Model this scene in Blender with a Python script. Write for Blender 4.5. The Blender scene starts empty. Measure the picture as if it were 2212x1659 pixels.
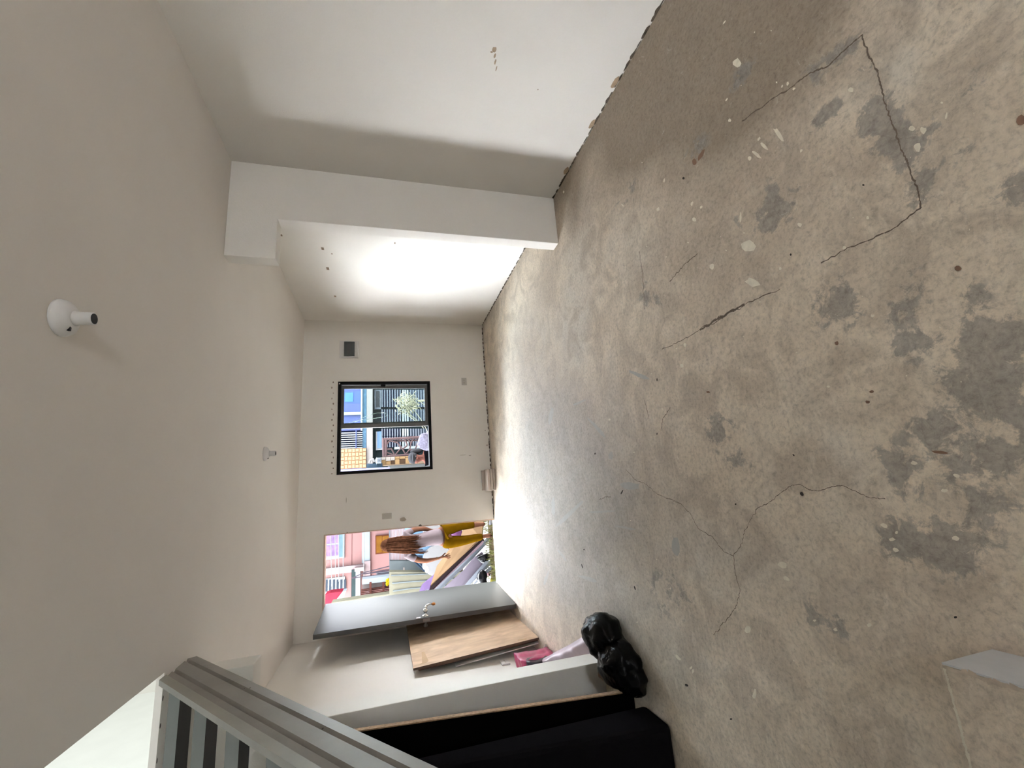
import bpy, bmesh, math, random
from mathutils import Vector, Matrix, noise
random.seed(7)
sc = bpy.context.scene
C = sc.collection
# ------------------------------------------------------------------ camera
RX, RY, RZ, F, HC = -0.2803, 0.0078, -0.24, 952.35, 1.3946
Mc = (Matrix.Rotation(RZ, 3, 'Z') @ Matrix.Rotation(RX, 3, 'X') @ Matrix.Rotation(RY, 3, 'Y'))
right, fwd, up = Mc.col[0], Mc.col[1], Mc.col[2]
cd = bpy.data.cameras.new('camera'); cam = bpy.data.objects.new('camera', cd); C.objects.link(cam)
cd.sensor_width = 36; cd.lens = F / 2212 * 36; cd.clip_start = 0.02; cd.clip_end = 300
m = Matrix.Identity(4)
for i in range(3):
    m[i][0] = -up[i]; m[i][1] = right[i]; m[i][2] = -fwd[i]
m[0][3], m[1][3], m[2][3] = 0, 0, HC
cam.matrix_world = m
sc.camera = cam
# ------------------------------------------------------------------ light
w = bpy.data.worlds.new('World'); sc.world = w; w.use_nodes = True
wn = w.node_tree.nodes; wl = w.node_tree.links
bg = wn['Background']
tc = wn.new('ShaderNodeTexCoord'); sx = wn.new('ShaderNodeSeparateXYZ'); cr = wn.new('ShaderNodeValToRGB')
wl.new(tc.outputs['Generated'], sx.inputs[0]); wl.new(sx.outputs['Z'], cr.inputs[0]); wl.new(cr.outputs[0], bg.inputs[0])
cr.color_ramp.elements[0].position = 0.0; cr.color_ramp.elements[0].color = (0.95, 0.97, 1.0, 1)
cr.color_ramp.elements[1].position = 0.9; cr.color_ramp.elements[1].color = (0.80, 0.89, 1.0, 1)
bg.inputs[1].default_value = 38
def lamp(name, kind, loc, target, energy, size=None, color=(1, 1, 1)):
    ld = bpy.data.lights.new(name, kind); ld.energy = energy; ld.color = color
    o = bpy.data.objects.new(name, ld); C.objects.link(o); o.location = loc
    o.rotation_euler = (Vector(target) - Vector(loc)).to_track_quat('-Z', 'Y').to_euler()
    if kind == 'AREA':
        ld.shape = 'RECTANGLE'; ld.size, ld.size_y = size
    return o
sun = lamp('sun', 'SUN', (0, 12, 12), (0.6, 4, 6.6), 1.5, color=(1, 0.96, 0.9)); sun.data.angle = math.radians(38)
lamp('upstairs_window_light', 'AREA', (2.3, 2.6, 3.9), (-1.7, 3.0, 3.5), 52, (2.6, 1.5), (0.93, 0.98, 1))  # added unseen area lamp brightening the stairwell wall; no window there
sc.view_settings.view_transform = 'Standard'; sc.view_settings.look = 'None'
sc.view_settings.gamma = 1; sc.view_settings.exposure = 1.12; sc.view_settings.use_curve_mapping = False
sc.cycles.max_bounces = 10; sc.cycles.diffuse_bounces = 6; sc.cycles.use_denoising = True
sc.cycles.sample_clamp_indirect = 6; sc.cycles.caustics_reflective = False; sc.cycles.caustics_refractive = False
# ------------------------------------------------------------------ helpers
def at(px, py, y=None, x=None, z=None):          # the world point seen at a photograph pixel, on a plane
    u, v = 1659 - py, px
    d = Mc @ Vector(((u - 829.5) / F, 1, -(v - 1106) / F))
    if y is not None: t = y / d.y
    elif x is not None: t = x / d.x
    else: t = (z - HC) / d.z
    return Vector((0, 0, HC)) + d * t
def srgb(r, g, b):
    f = lambda c: (c / 255 / 12.92) if c / 255 <= 0.04045 else ((c / 255 + 0.055) / 1.055) ** 2.4
    return (f(r), f(g), f(b), 1)
ALB = [1.0]                                      # albedo scale; darkens outdoor colours to offset the strong sky
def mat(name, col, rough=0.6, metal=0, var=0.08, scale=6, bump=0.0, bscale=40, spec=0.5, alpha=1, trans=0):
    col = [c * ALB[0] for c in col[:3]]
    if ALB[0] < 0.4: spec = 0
    m = bpy.data.materials.new(name); m.use_nodes = True
    n, l = m.node_tree.nodes, m.node_tree.links
    p = n['Principled BSDF']
    p.inputs['Roughness'].default_value = rough; p.inputs['Metallic'].default_value = metal
    p.inputs['Specular IOR Level'].default_value = spec
    tx = n.new('ShaderNodeTexCoord'); ns = n.new('ShaderNodeTexNoise'); ns.inputs['Scale'].default_value = scale; ns.inputs['Detail'].default_value = 4
    l.new(tx.outputs['Object'], ns.inputs['Vector'])
    rp = n.new('ShaderNodeValToRGB'); rp.color_ramp.elements[0].position = 0.3; rp.color_ramp.elements[1].position = 0.7
    rp.color_ramp.elements[0].color = [c * (1 - var) for c in col[:3]] + [1]
    rp.color_ramp.elements[1].color = [min(1, c * (1 + var)) for c in col[:3]] + [1]
    l.new(ns.outputs['Fac'], rp.inputs[0]); l.new(rp.outputs[0], p.inputs['Base Color'])
    if bump:
        n2 = n.new('ShaderNodeTexNoise'); n2.inputs['Scale'].default_value = bscale; n2.inputs['Detail'].default_value = 5
        l.new(tx.outputs['Object'], n2.inputs['Vector'])
        b = n.new('ShaderNodeBump'); b.inputs['Strength'].default_value = bump; b.inputs['Distance'].default_value = 0.01
        l.new(n2.outputs['Fac'], b.inputs['Height']); l.new(b.outputs[0], p.inputs['Normal'])
    if alpha < 1: p.inputs['Alpha'].default_value = alpha
    if trans: p.inputs['Transmission Weight'].default_value = trans
    return m
class MB:
    def __init__(s): s.v, s.f, s.mi = [], [], []
    def add(s, v, f, mi=0):
        o = len(s.v); s.v += [tuple(a) for a in v]; s.f += [tuple(i + o for i in q) for q in f]; s.mi += [mi] * len(f); return s
    def box(s, x0, x1, y0, y1, z0, z1, mi=0):
        x0, x1 = min(x0, x1), max(x0, x1); y0, y1 = min(y0, y1), max(y0, y1); z0, z1 = min(z0, z1), max(z0, z1)
        return s.add([(x0, y0, z0), (x1, y0, z0), (x1, y1, z0), (x0, y1, z0), (x0, y0, z1), (x1, y0, z1), (x1, y1, z1), (x0, y1, z1)],
                     [(0, 3, 2, 1), (4, 5, 6, 7), (0, 1, 5, 4), (1, 2, 6, 5), (2, 3, 7, 6), (3, 0, 4, 7)], mi)
    def plate(s, pts, off, mi=0):                # polygon extruded by a vector
        pts = [Vector(p) for p in pts]; off = Vector(off); n = len(pts)
        a = Vector((0, 0, 0))
        for i in range(n): a += pts[i].cross(pts[(i + 1) % n])
        if a.dot(off) > 0: pts = pts[::-1]
        return s.add(pts + [p + off for p in pts], [tuple(range(n)), tuple(range(2 * n - 1, n - 1, -1))] +
                     [(i, i + n, (i + 1) % n + n, (i + 1) % n) for i in range(n)], mi)
    def tube(s, pts, r, n=8, mi=0):
        pts = [Vector(p) for p in pts]; rs = r if isinstance(r, (list, tuple)) else [r] * len(pts)
        V, Fc = [], []; prev = None
        for i, p in enumerate(pts):
            t = (pts[min(i + 1, len(pts) - 1)] - pts[max(i - 1, 0)]).normalized()
            a = t.orthogonal().normalized() if prev is None else (prev - t * prev.dot(t)).normalized()
            prev = a; b = t.cross(a)
            for k in range(n):
                q = 2 * math.pi * k / n; V.append(p + (a * math.cos(q) + b * math.sin(q)) * rs[i])
        for i in range(len(pts) - 1):
            for k in range(n):
                Fc.append((i * n + k, i * n + (k + 1) % n, (i + 1) * n + (k + 1) % n, (i + 1) * n + k))
        Fc.append(tuple(range(n - 1, -1, -1))); Fc.append(tuple(range((len(pts) - 1) * n, len(pts) * n)))
        return s.add(V, Fc, mi)
    def lathe(s, prof, c, axis=(0, 0, 1), n=20, mi=0):
        ax = Vector(axis).normalized(); a = ax.orthogonal().normalized(); b = ax.cross(a); c = Vector(c); V, Fc = [], []
        for (r, h) in prof:
            for k in range(n):
                q = 2 * math.pi * k / n; V.append(c + ax * h + (a * math.cos(q) + b * math.sin(q)) * max(r, 1e-4))
        for i in range(len(prof) - 1):
            for k in range(n):
                Fc.append((i * n + k, i * n + (k + 1) % n, (i + 1) * n + (k + 1) % n, (i + 1) * n + k))
        Fc.append(tuple(range(n - 1, -1, -1))); Fc.append(tuple(range((len(prof) - 1) * n, len(prof) * n)))
        return s.add(V, Fc, mi)
    def ell(s, c, r, rot=None, n=14, mi=0):
        V, Fc = [], []; c = Vector(c)
        for i in range(n + 1):
            th = math.pi * i / n
            for k in range(n):
                q = 2 * math.pi * k / n
                p = Vector((r[0] * math.sin(th) * math.cos(q), r[1] * math.sin(th) * math.sin(q), r[2] * math.cos(th)))
                if rot: p = rot @ p
                V.append(c + p)
        for i in range(n):
            for k in range(n):
                Fc.append((i * n + k, (i + 1) * n + k, (i + 1) * n + (k + 1) % n, i * n + (k + 1) % n))
        return s.add(V, Fc, mi)
    def build(s, name, mats, parent=None, bevel=0, smooth=False, label=None):
        me = bpy.data.meshes.new(name); 
        org = Vector((0, 0, 0))
        if parent is None and s.v:
            xs = [v[0] for v in s.v]; ys = [v[1] for v in s.v]; zs = [v[2] for v in s.v]
            org = Vector(((min(xs) + max(xs)) / 2, (min(ys) + max(ys)) / 2, min(zs)))
        me.from_pydata([tuple(Vector(v) - org) for v in s.v], [], s.f)
        for mm in (mats if isinstance(mats, (list, tuple)) else [mats]): me.materials.append(mm)
        for p, i in zip(me.polygons, s.mi): p.material_index = i; p.use_smooth = smooth
        bm = bmesh.new(); bm.from_mesh(me); bmesh.ops.recalc_face_normals(bm, faces=bm.faces); bm.to_mesh(me); bm.free()
        o = bpy.data.objects.new(name, me); C.objects.link(o); o.location = org
        if bevel:
            b = o.modifiers.new('bevel', 'BEVEL'); b.width = bevel; b.segments = 2; b.limit_method = 'ANGLE'
        if parent is not None:
            o.parent = parent
            wo = Vector((0, 0, 0)); q = parent
            while q is not None: wo += q.location; q = q.parent
            o.location = -wo
        if label: o['label'] = label
        return o
def thing(name, label, cat, loc=(0, 0, 0), group=None):
    o = bpy.data.objects.new(name, None); C.objects.link(o); o.location = loc; o.empty_display_size = 0.1
    return tag(o, label, cat, group)
def tag(o, label, cat, group=None, kind=None):
    if label: o['label'] = label
    if cat: o['category'] = cat
    if group: o['group'] = group
    if kind: o['kind'] = kind
    return o
def struct(o, label=None, cat=None):
    o['kind'] = 'structure'
    if label: o['label'] = label
    o['category'] = cat or o.name.split('_')[0]
    return o
def rect(px0, px1, py0, py1, y):                 # photo rectangle -> world x0,x1,z0,z1 on plane y (px grows downwards, py grows to the left)
    a = at((px0 + px1) / 2, py0, y=y); b = at((px0 + px1) / 2, py1, y=y)
    t = at(px0, (py0 + py1) / 2, y=y); d = at(px1, (py0 + py1) / 2, y=y)
    return b.x, a.x, d.z, t.z
def prect(mb, px0, px1, py0, py1, y, dep=0.03, mi=0):
    x0, x1, z0, z1 = rect(px0, px1, py0, py1, y); return mb.box(x0, x1, y, y + dep, z0, z1, mi)
# ------------------------------------------------------------------ materials
WHITE = (0.86, 0.835, 0.79, 1)
M_wall = mat('wall_paint', WHITE, 0.75, var=0.025, scale=1.5, bump=0.10, bscale=120)
M_ceil = mat('ceiling_paint', (0.90, 0.86, 0.815, 1), 0.8, var=0.025, scale=1.2, bump=0.06, bscale=90)
M_trim = mat('trim_paint', (0.84, 0.82, 0.79, 1), 0.6, var=0.02)
M_upper = mat('upper_wall_paint', (0.86, 0.88, 0.86, 1), 0.7, var=0.02, bump=0.1, bscale=20)
M_white = mat('white_plastic', (0.78, 0.77, 0.76, 1), 0.4, var=0.02)
M_grayplastic = mat('grey_plastic', srgb(178, 172, 164), 0.5, var=0.05)
M_blackframe = mat('black_window_frame', (0.003, 0.003, 0.003, 1), 0.6, var=0.1, spec=0.1)
M_sash = mat('grey_aluminium', (0.085, 0.082, 0.08, 1), 0.5, var=0.05, spec=0.3)
M_dark = mat('dark_hole', (0.01, 0.009, 0.009, 1), 0.8)
M_smoke = mat('smoked_plastic', (0.03, 0.035, 0.035, 1), 0.25, var=0.05)
M_doorface = mat('green_grey_door_paint', (0.022, 0.025, 0.0235, 1), 0.5, metal=0.0, spec=0.3, var=0.10, scale=3, bump=0.05, bscale=15)
M_dooredge = mat('dark_door_edge', (0.035, 0.036, 0.036, 1), 0.5, var=0.1)
M_chrome = mat('chrome', (0.75, 0.75, 0.75, 1), 0.18, metal=1, var=0.02)
M_tape = mat('brown_tape', srgb(176, 110, 40), 0.5, var=0.2, scale=60)
M_string = mat('stringer_paint', (0.215, 0.20, 0.18, 1), 0.5, var=0.1, scale=5, bump=0.15, bscale=14)
M_strband = mat('stringer_flange_paint', (0.27, 0.26, 0.225, 1), 0.5, var=0.08, scale=5)
M_tread = mat('tread_paint', (0.20, 0.215, 0.21, 1), 0.5, var=0.08)
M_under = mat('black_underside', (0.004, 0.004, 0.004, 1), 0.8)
M_black = mat('black_laminate', (0.002, 0.002, 0.002, 1), 0.6, spec=0)
M_raw = mat('raw_particle_board', srgb(150, 122, 95), 0.85, var=0.25, scale=60, bump=0.3, bscale=120)
M_blackfab = mat('black_fabric', (0.0055, 0.0050, 0.0058, 1), 0.95, var=0.2, scale=200, spec=0)
M_bag = mat('black_bin_liner', (0.0015, 0.0015, 0.0018, 1), 0.24, spec=0.07, bump=0.5, bscale=30)
M_sheet = mat('milky_plastic_sheet', srgb(205, 192, 204), 0.35, var=0.08, scale=8, bump=0.3, bscale=20, alpha=0.85)
M_pink = mat('pink_pack_film', srgb(165, 60, 100), 0.35, var=0.2, scale=20)
M_navy = mat('navy_print', srgb(35, 32, 45), 0.4)
M_ply_dark = mat('plywood_end', srgb(70, 50, 38), 0.8, var=0.3, scale=50)
M_peel = mat('peeled_veneer', srgb(200, 170, 135), 0.8, var=0.1)
M_stain = mat('brown_stain', srgb(172, 152, 128), 0.8, var=0.15, scale=60)
M_chip = mat('paint_chip_brown', srgb(140, 120, 100), 0.8)
M_darkchip = mat('dark_chip', srgb(60, 50, 44), 0.8)
# glass
M_glass = bpy.data.materials.new('window_glass'); M_glass.use_nodes = True
n, l = M_glass.node_tree.nodes, M_glass.node_tree.links; n.remove(n['Principled BSDF'])
g1 = n.new('ShaderNodeBsdfTransparent'); g1.inputs[0].default_value = (0.86, 0.93, 0.93, 1); g2 = n.new('ShaderNodeBsdfGlossy'); g2.inputs['Roughness'].default_value = 0.03
g3 = n.new('ShaderNodeBsdfDiffuse'); g3.inputs[0].default_value = (0.85, 0.95, 0.95, 1)
fr = n.new('ShaderNodeFresnel'); fr.inputs[0].default_value = 1.45
mx = n.new('ShaderNodeMixShader'); mx2 = n.new('ShaderNodeMixShader'); mx2.inputs[0].default_value = 0.012
l.new(fr.outputs[0], mx.inputs[0]); l.new(g1.outputs[0], mx.inputs[1]); l.new(g2.outputs[0], mx.inputs[2])
l.new(mx.outputs[0], mx2.inputs[1]); l.new(g3.outputs[0], mx2.inputs[2]); l.new(mx2.outputs[0], n['Material Output'].inputs[0])
# plywood
def plywood():
    m = mat('old_plywood', srgb(150, 118, 92), 0.7)
    n, l = m.node_tree.nodes, m.node_tree.links; p = n['Principled BSDF']
    tx = n.new('ShaderNodeTexCoord'); mp = n.new('ShaderNodeMapping'); mp.inputs['Scale'].default_value = (5, 3.5, 1.6)
    l.new(tx.outputs['Object'], mp.inputs[0]); ns = n.new('ShaderNodeTexNoise'); ns.inputs['Scale'].default_value = 3; ns.inputs['Detail'].default_value = 9; ns.inputs['Distortion'].default_value = 0.6
    l.new(mp.outputs[0], ns.inputs['Vector']); rp = n.new('ShaderNodeValToRGB')
    rp.color_ramp.elements[0].position = 0.3; rp.color_ramp.elements[0].color = srgb(195, 168, 140); rp.color_ramp.elements[1].position = 0.72; rp.color_ramp.elements[1].color = srgb(232, 206, 178)
    l.new(ns.outputs['Fac'], rp.inputs[0]); l.new(rp.outputs[0], p.inputs['Base Color'])
    return m
M_ply = plywood()
# concrete floor: colour attribute carries the stains and the door dimming, noise breaks their edges up
def floor_mat():
    m = bpy.data.materials.new('stained_cement_floor'); m.use_nodes = True
    n, l = m.node_tree.nodes, m.node_tree.links; p = n['Principled BSDF']; p.inputs['Specular IOR Level'].default_value = 0.35
    tx = n.new('ShaderNodeTexCoord')
    def nz(scale, det=6, dist=0.0, vec=None, rough=0.55):
        q = n.new('ShaderNodeTexNoise'); q.inputs['Scale'].default_value = scale; q.inputs['Detail'].default_value = det
        q.inputs['Distortion'].default_value = dist; q.inputs['Roughness'].default_value = rough
        l.new(vec or tx.outputs['Object'], q.inputs['Vector']); return q.outputs['Fac']
    def ramp(inp, stops):
        r = n.new('ShaderNodeValToRGB'); e = r.color_ramp.elements
        while len(e) < len(stops): e.new(0.5)
        for k, (ps, c) in enumerate(stops): e[k].position = ps; e[k].color = c
        l.new(inp, r.inputs[0]); return r.outputs[0]
    def math_(op, a, b):
        q = n.new('ShaderNodeMath'); q.operation = op.rstrip('_'); q.use_clamp = op == 'MULTIPLY'
        for k, v in enumerate((a, b)):
            if isinstance(v, (int, float)): q.inputs[k].default_value = v
            else: l.new(v, q.inputs[k])
        return q.outputs[0]
    def mix(fac, a, b):
        q = n.new('ShaderNodeMix'); q.data_type = 'RGBA'
        if isinstance(fac, (int, float)): q.inputs[0].default_value = fac
        else: l.new(fac, q.inputs[0])
        for k, v in ((6, a), (7, b)):
            if isinstance(v, tuple): q.inputs[k].default_value = v
            else: l.new(v, q.inputs[k])
        return q.outputs[2]
    at_ = n.new('ShaderNodeAttribute'); at_.attribute_name = 'stain'; sp = n.new('ShaderNodeSeparateColor'); l.new(at_.outputs['Color'], sp.inputs[0])
    big = nz(1.1, 5, 0.8); med = nz(4.5, 8, 0.9, rough=0.62); fine = nz(28, 8, 0.3, rough=0.7); ragged = nz(13, 9, 0.5, rough=0.72)
    mp = n.new('ShaderNodeMapping'); mp.inputs['Rotation'].default_value = (0, 0, 0.35); mp.inputs['Scale'].default_value = (1, 3.2, 1); l.new(tx.outputs['Object'], mp.inputs[0])
    streak = nz(9, 8, 1.2, mp.outputs[0], 0.65)
    base = ramp(big, [(0.32, (0.40, 0.345, 0.285, 1)), (0.5, (0.50, 0.445, 0.375, 1)), (0.68, (0.46, 0.435, 0.395, 1))])
    base = mix(math_('MULTIPLY', ramp(med, [(0.38, (0.75,) * 3 + (1,)), (0.56, (0, 0, 0, 1))]), 1.0), base, (0.31, 0.27, 0.225, 1))
    base = mix(math_('MULTIPLY', ramp(streak, [(0.55, (0, 0, 0, 1)), (0.72, (0.45,) * 3 + (1,))]), 1.0), base, (0.58, 0.54, 0.48, 1))
    # colour dimmed near door against daylight (G), brown zone by the right wall (B)
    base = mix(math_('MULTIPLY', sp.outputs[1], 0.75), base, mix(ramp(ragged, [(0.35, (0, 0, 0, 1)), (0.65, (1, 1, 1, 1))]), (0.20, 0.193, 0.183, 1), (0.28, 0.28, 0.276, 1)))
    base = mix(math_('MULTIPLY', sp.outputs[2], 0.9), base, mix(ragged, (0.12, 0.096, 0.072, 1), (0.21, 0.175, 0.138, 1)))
    # dark blue-grey scuffed stains (R)
    rg2 = nz(26, 9, 1.0, rough=0.75); rg3 = nz(5, 6, 1.2)
    st = math_('ADD', sp.outputs[0], math_('ADD', math_('ADD', math_('MULTIPLY_', math_('SUBTRACT', ragged, 0.5), 1.8), math_('MULTIPLY_', math_('SUBTRACT', rg2, 0.5), 1.3)), math_('MULTIPLY_', math_('SUBTRACT', rg3, 0.5), 1.6)))
    st = ramp(math_('ADD', st, 0.0), [(0.30, (0, 0, 0, 1)), (0.50, (1, 1, 1, 1))])
    st = math_('MULTIPLY', st, ramp(sp.outputs[0], [(0.02, (0, 0, 0, 1)), (0.2, (0.68,) * 3 + (1,))]))
    base = mix(st, base, mix(ramp(rg2, [(0.35, (0, 0, 0, 1)), (0.65, (1, 1, 1, 1))]), (0.075, 0.076, 0.078, 1), (0.22, 0.212, 0.20, 1)))
    base = mix(math_('MULTIPLY', ramp(nz(17, 10, 1.5, rough=0.8), [(0.56, (0, 0, 0, 1)), (0.70, (0.55,) * 3 + (1,))]), 1.0), base, (0.22, 0.195, 0.165, 1))
    base = mix(math_('MULTIPLY', ramp(nz(11, 10, 2.0, rough=0.8), [(0.60, (0, 0, 0, 1)), (0.72, (0.5,) * 3 + (1,))]), 1.0), base, (0.60, 0.57, 0.52, 1))
    sp2 = ramp(nz(55, 8, 0.3, rough=0.75), [(0.28, (0.92, 0.90, 0.87, 1)), (0.5, (1.55, 1.52, 1.47, 1)), (0.72, (1.8, 1.77, 1.72, 1))])
    mu = n.new('ShaderNodeMix'); mu.data_type = 'RGBA'; mu.blend_type = 'MULTIPLY'; mu.inputs[0].default_value = 1; l.new(base, mu.inputs[6]); l.new(sp2, mu.inputs[7])
    l.new(mu.outputs[2], p.inputs['Base Color'])
    l.new(ramp(med, [(0.3, (0.5,) * 3 + (1,)), (0.7, (0.72,) * 3 + (1,))]), p.inputs['Roughness'])
    b = n.new('ShaderNodeBump'); b.inputs['Strength'].default_value = 0.35; b.inputs['Distance'].default_value = 0.012
    l.new(math_('ADD', math_('MULTIPLY', streak, 0.6), math_('MULTIPLY', ragged, 0.5)), b.inputs['Height']); l.new(b.outputs[0], p.inputs['Normal'])
    return m
M_floor = floor_mat()
M_crack = mat('crack_dark', srgb(105, 92, 80), 0.9); M_spot = mat('paint_spatter', srgb(232, 226, 210), 0.6, var=0.1, scale=40); M_smear = mat('cement_smear', srgb(178, 178, 174), 0.7, var=0.06, scale=30)
M_rust = mat('rust_spot', srgb(128, 100, 82), 0.9); M_debris = mat('dark_debris', srgb(45, 38, 30), 0.8)
# ------------------------------------------------------------------ room shell
H, XR, XL, XN, YF, YB = 2.42, 2.375, -1.54, -1.78, 6.016, -3.5
YP0, YP1, OPX, OPY = 3.04, 3.15, -0.737, 2.744
# floor grid with stain attribute, which also holds the door dimming
def stains(x, y):
    R = G = B = 0
    for (cx, cy, rx, ry, a) in STAIN:
        d = ((x - cx) / rx) ** 2 + ((y - cy) / ry) ** 2
        if d < 6: R += a * math.exp(-d)
    for (cx, cy, rx, ry, a) in DOOR_DIM:
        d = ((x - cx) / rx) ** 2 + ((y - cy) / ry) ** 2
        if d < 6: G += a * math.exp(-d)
    for (cx, cy, rx, ry, a) in BROWN:
        d = ((x - cx) / rx) ** 2 + ((y - cy) / ry) ** 2
        if d < 6: B += a * math.exp(-d)
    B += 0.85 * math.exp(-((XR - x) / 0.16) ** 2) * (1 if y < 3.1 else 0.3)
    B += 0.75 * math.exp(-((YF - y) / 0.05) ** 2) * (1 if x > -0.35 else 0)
    return min(1, R), min(1, G), min(1, B)
def fl(px, py): return at(px, py, z=0)
def blob(px, py, rpx, rpy, a):
    c = fl(px, py); e = fl(px + rpx, py); f = fl(px, py + rpy); g = fl(px - rpx, py); h = fl(px, py - rpy)
    return (c.x, c.y, max(0.03, abs(f.x - h.x) / 2) * 1.25, max(0.03, abs(e.y - g.y) / 2) * 1.25, a)
STAIN = [blob(*q) for q in [
    (2110, 830, 95, 62, 0.9), (1960, 670, 40, 35, 0.75), (1965, 745, 45, 28, 0.7), (2130, 715, 45, 20, 0.8), (1940, 1010, 35, 42, 0.9), (2030, 930, 45, 28, 0.8),
    (2170, 980, 60, 28, 0.85), (1960, 1170, 48, 38, 0.85), (2070, 1195, 70, 48, 0.7), (1815, 655, 52, 42, 0.6), (1555, 930, 28, 34, 0.55), (2150, 1085, 70, 30, 0.7),
    (2200, 900, 30, 35, 0.8), (1700, 1060, 40, 25, 0.15), (1920, 300, 30, 60, 0.5), (1880, 260, 36, 22, 0.5), (1785, 240, 34, 20, 0.75), (2010, 285, 36, 18, 0.6),
    (2110, 190, 44, 26, 0.5), (1690, 440, 44, 26, 0.5), (1640, 480, 30, 18, 0.4), (1350, 420, 30, 30, 0.3), (2090, 640, 18, 14, 0.6), (1970, 610, 30, 16, 0.45),
    (1450, 1290, 40, 60, 0.35), (2080, 1010, 50, 18, 0.6), (1420, 640, 20, 20, 0.4), (1390, 635, 12, 22, 0.5), (2190, 410, 25, 30, 0.6), (2050, 350, 60, 14, 0.3),
    (1500, 330, 22, 20, 0.5), (1600, 170, 30, 20, 0.4), (1730, 870, 30, 20, 0.3), (1600, 1000, 26, 20, 0.35), (1790, 960, 30, 14, 0.35), (1760, 1330, 20, 24, 0.4), (1830, 1365, 30, 12, 0.5)] +
    [(1100 + a * .5027, b * .5027, 13, 13, 0.42) for a, b in ((1770, 880), (1750, 800), (1720, 720), (1690, 660), (1655, 590), (1640, 520), (1610, 440), (1590, 350), (1560, 270), (1520, 180), (1480, 170), (1440, 215), (1400, 260), (1330, 290), (1290, 350), (1370, 480), (1340, 520), (1180, 900), (1120, 960), (1130, 800), (980, 960))]]
DOOR_DIM = [blob(*q) for q in [(1160, 900, 60, 130, 0.8), (1230, 1000, 90, 120, 0.75), (1180, 1130, 70, 120, 0.8), (1290, 1130, 120, 90, 0.55), (1230, 1290, 80, 70, 0.55), (1120, 780, 50, 60, 0.4), (1160, 640, 40, 60, 0.35), (1350, 1350, 90, 60, 0.35), (1720, 1250, 160, 60, 0.2)]]  # darkens the floor colour where daylight from the door falls
BROWN = [blob(*q) for q in [(1330, 300, 70, 110, 0.6), (1240, 430, 22, 60, 0.9), (1500, 90, 160, 110, 0.8), (1560, 260, 160, 90, 0.55), (1600, 560, 140, 60, 0.35), (1430, 560, 70, 60, 0.3), (1380, 1500, 40, 50, 0.3), (1680, 60, 120, 80, 0.6), (1650, 150, 190, 110, 0.7), (1400, 200, 100, 120, 0.8), (1480, 130, 120, 110, 0.9), (1560, 420, 140, 80, 0.3)]]
stp = 0.035
nx, ny = int((XR - XN) / stp) + 1, int((YF + 0.12 - YB) / stp) + 1
V = []; cols = []
for j in range(ny + 1):
    for i in range(nx + 1):
        x = XN + (XR - XN) * i / nx; y = YB + (YF + 0.12 - YB) * j / ny
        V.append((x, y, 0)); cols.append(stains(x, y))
Fc = [(j * (nx + 1) + i, j * (nx + 1) + i + 1, (j + 1) * (nx + 1) + i + 1, (j + 1) * (nx + 1) + i) for j in range(ny) for i in range(nx)]
b0 = len(V); V += [(XN, YB, -0.12), (XR, YB, -0.12), (XR, YF + 0.12, -0.12), (XN, YF + 0.12, -0.12)]; cols += [(0, 0, 0)] * 4
Fc += [(b0 + 3, b0 + 2, b0 + 1, b0), (0, nx, b0 + 1, b0), (b0 + 3, b0 + 2, ny * (nx + 1) + nx, ny * (nx + 1))]
me = bpy.data.meshes.new('floor'); me.from_pydata(V, [], Fc); me.materials.append(M_floor)
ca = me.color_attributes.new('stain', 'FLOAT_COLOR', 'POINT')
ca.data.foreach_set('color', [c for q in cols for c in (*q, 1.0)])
floor = bpy.data.objects.new('floor', me); C.objects.link(floor); struct(floor, 'stained and cracked bare cement floor')
def wallgrid(xs, zs, y0, y1, holes):             # wall in XZ with rectangular holes
    mb = MB(); xs = sorted(xs); zs = sorted(zs)
    for i in range(len(xs) - 1):
        for k in range(len(zs) - 1):
            cx, cz = (xs[i] + xs[i + 1]) / 2, (zs[k] + zs[k + 1]) / 2
            if any(a < cx < b and c < cz < d for a, b, c, d in holes): continue
            mb.box(xs[i], xs[i + 1], y0, y1, zs[k], zs[k + 1])
    return mb
DX0, DX1, DZ = -1.233, -0.396, 2.108
WX0, WX1, WZ0, WZ1 = 0.3205, 1.515, 0.80, 1.983
wf = wallgrid([XN, DX0, DX1, WX0, WX1, XR + 0.12], [0, WZ0, WZ1, DZ, H + 2.6], YF, YF + 0.12, [(DX0, DX1, -1, DZ), (WX0, WX1, WZ0, WZ1)]).build('wall_front', M_wall)
struct(wf, 'off-white front wall with the doorway and the window')
wr = MB().box(XR, XR + 0.12, YB, YF, 0, H + 2.6).build('wall_right', M_wall); struct(wr, 'off-white right-hand wall with a small rusty drip stain')
wlf = MB().box(XN, XL, YP1 + 0.06, YF, 0, H).build('wall_left', M_wall); struct(wlf, 'off-white left wall behind the open door')
MB().box(XN - 0.12, XN, YB, YF, 0, H + 2.6).build('wall_left_stair', M_upper); struct(bpy.data.objects['wall_left_stair'], 'bright white stairwell wall seen through the ceiling opening', 'wall')
wb = wallgrid([XN - 0.12, 1.0, 1.6, XR + 0.12], [0, 1.0, 1.5, H + 2.6], YB - 0.12, YB, [(1.0, 1.6, 1.0, 1.5)]).build('wall_rear', M_wall)
struct(wb, 'rear wall behind the viewer with window openings')
MB().box(-3.2, 4.2, YF + 0.12, 7.55, 2.50, 2.56).build('roof_eave', M_trim); struct(bpy.data.objects['roof_eave'], 'unseen slab added above the front door to cut sky light', 'roof')  # added out of view to keep steep sky light off the floor
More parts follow.
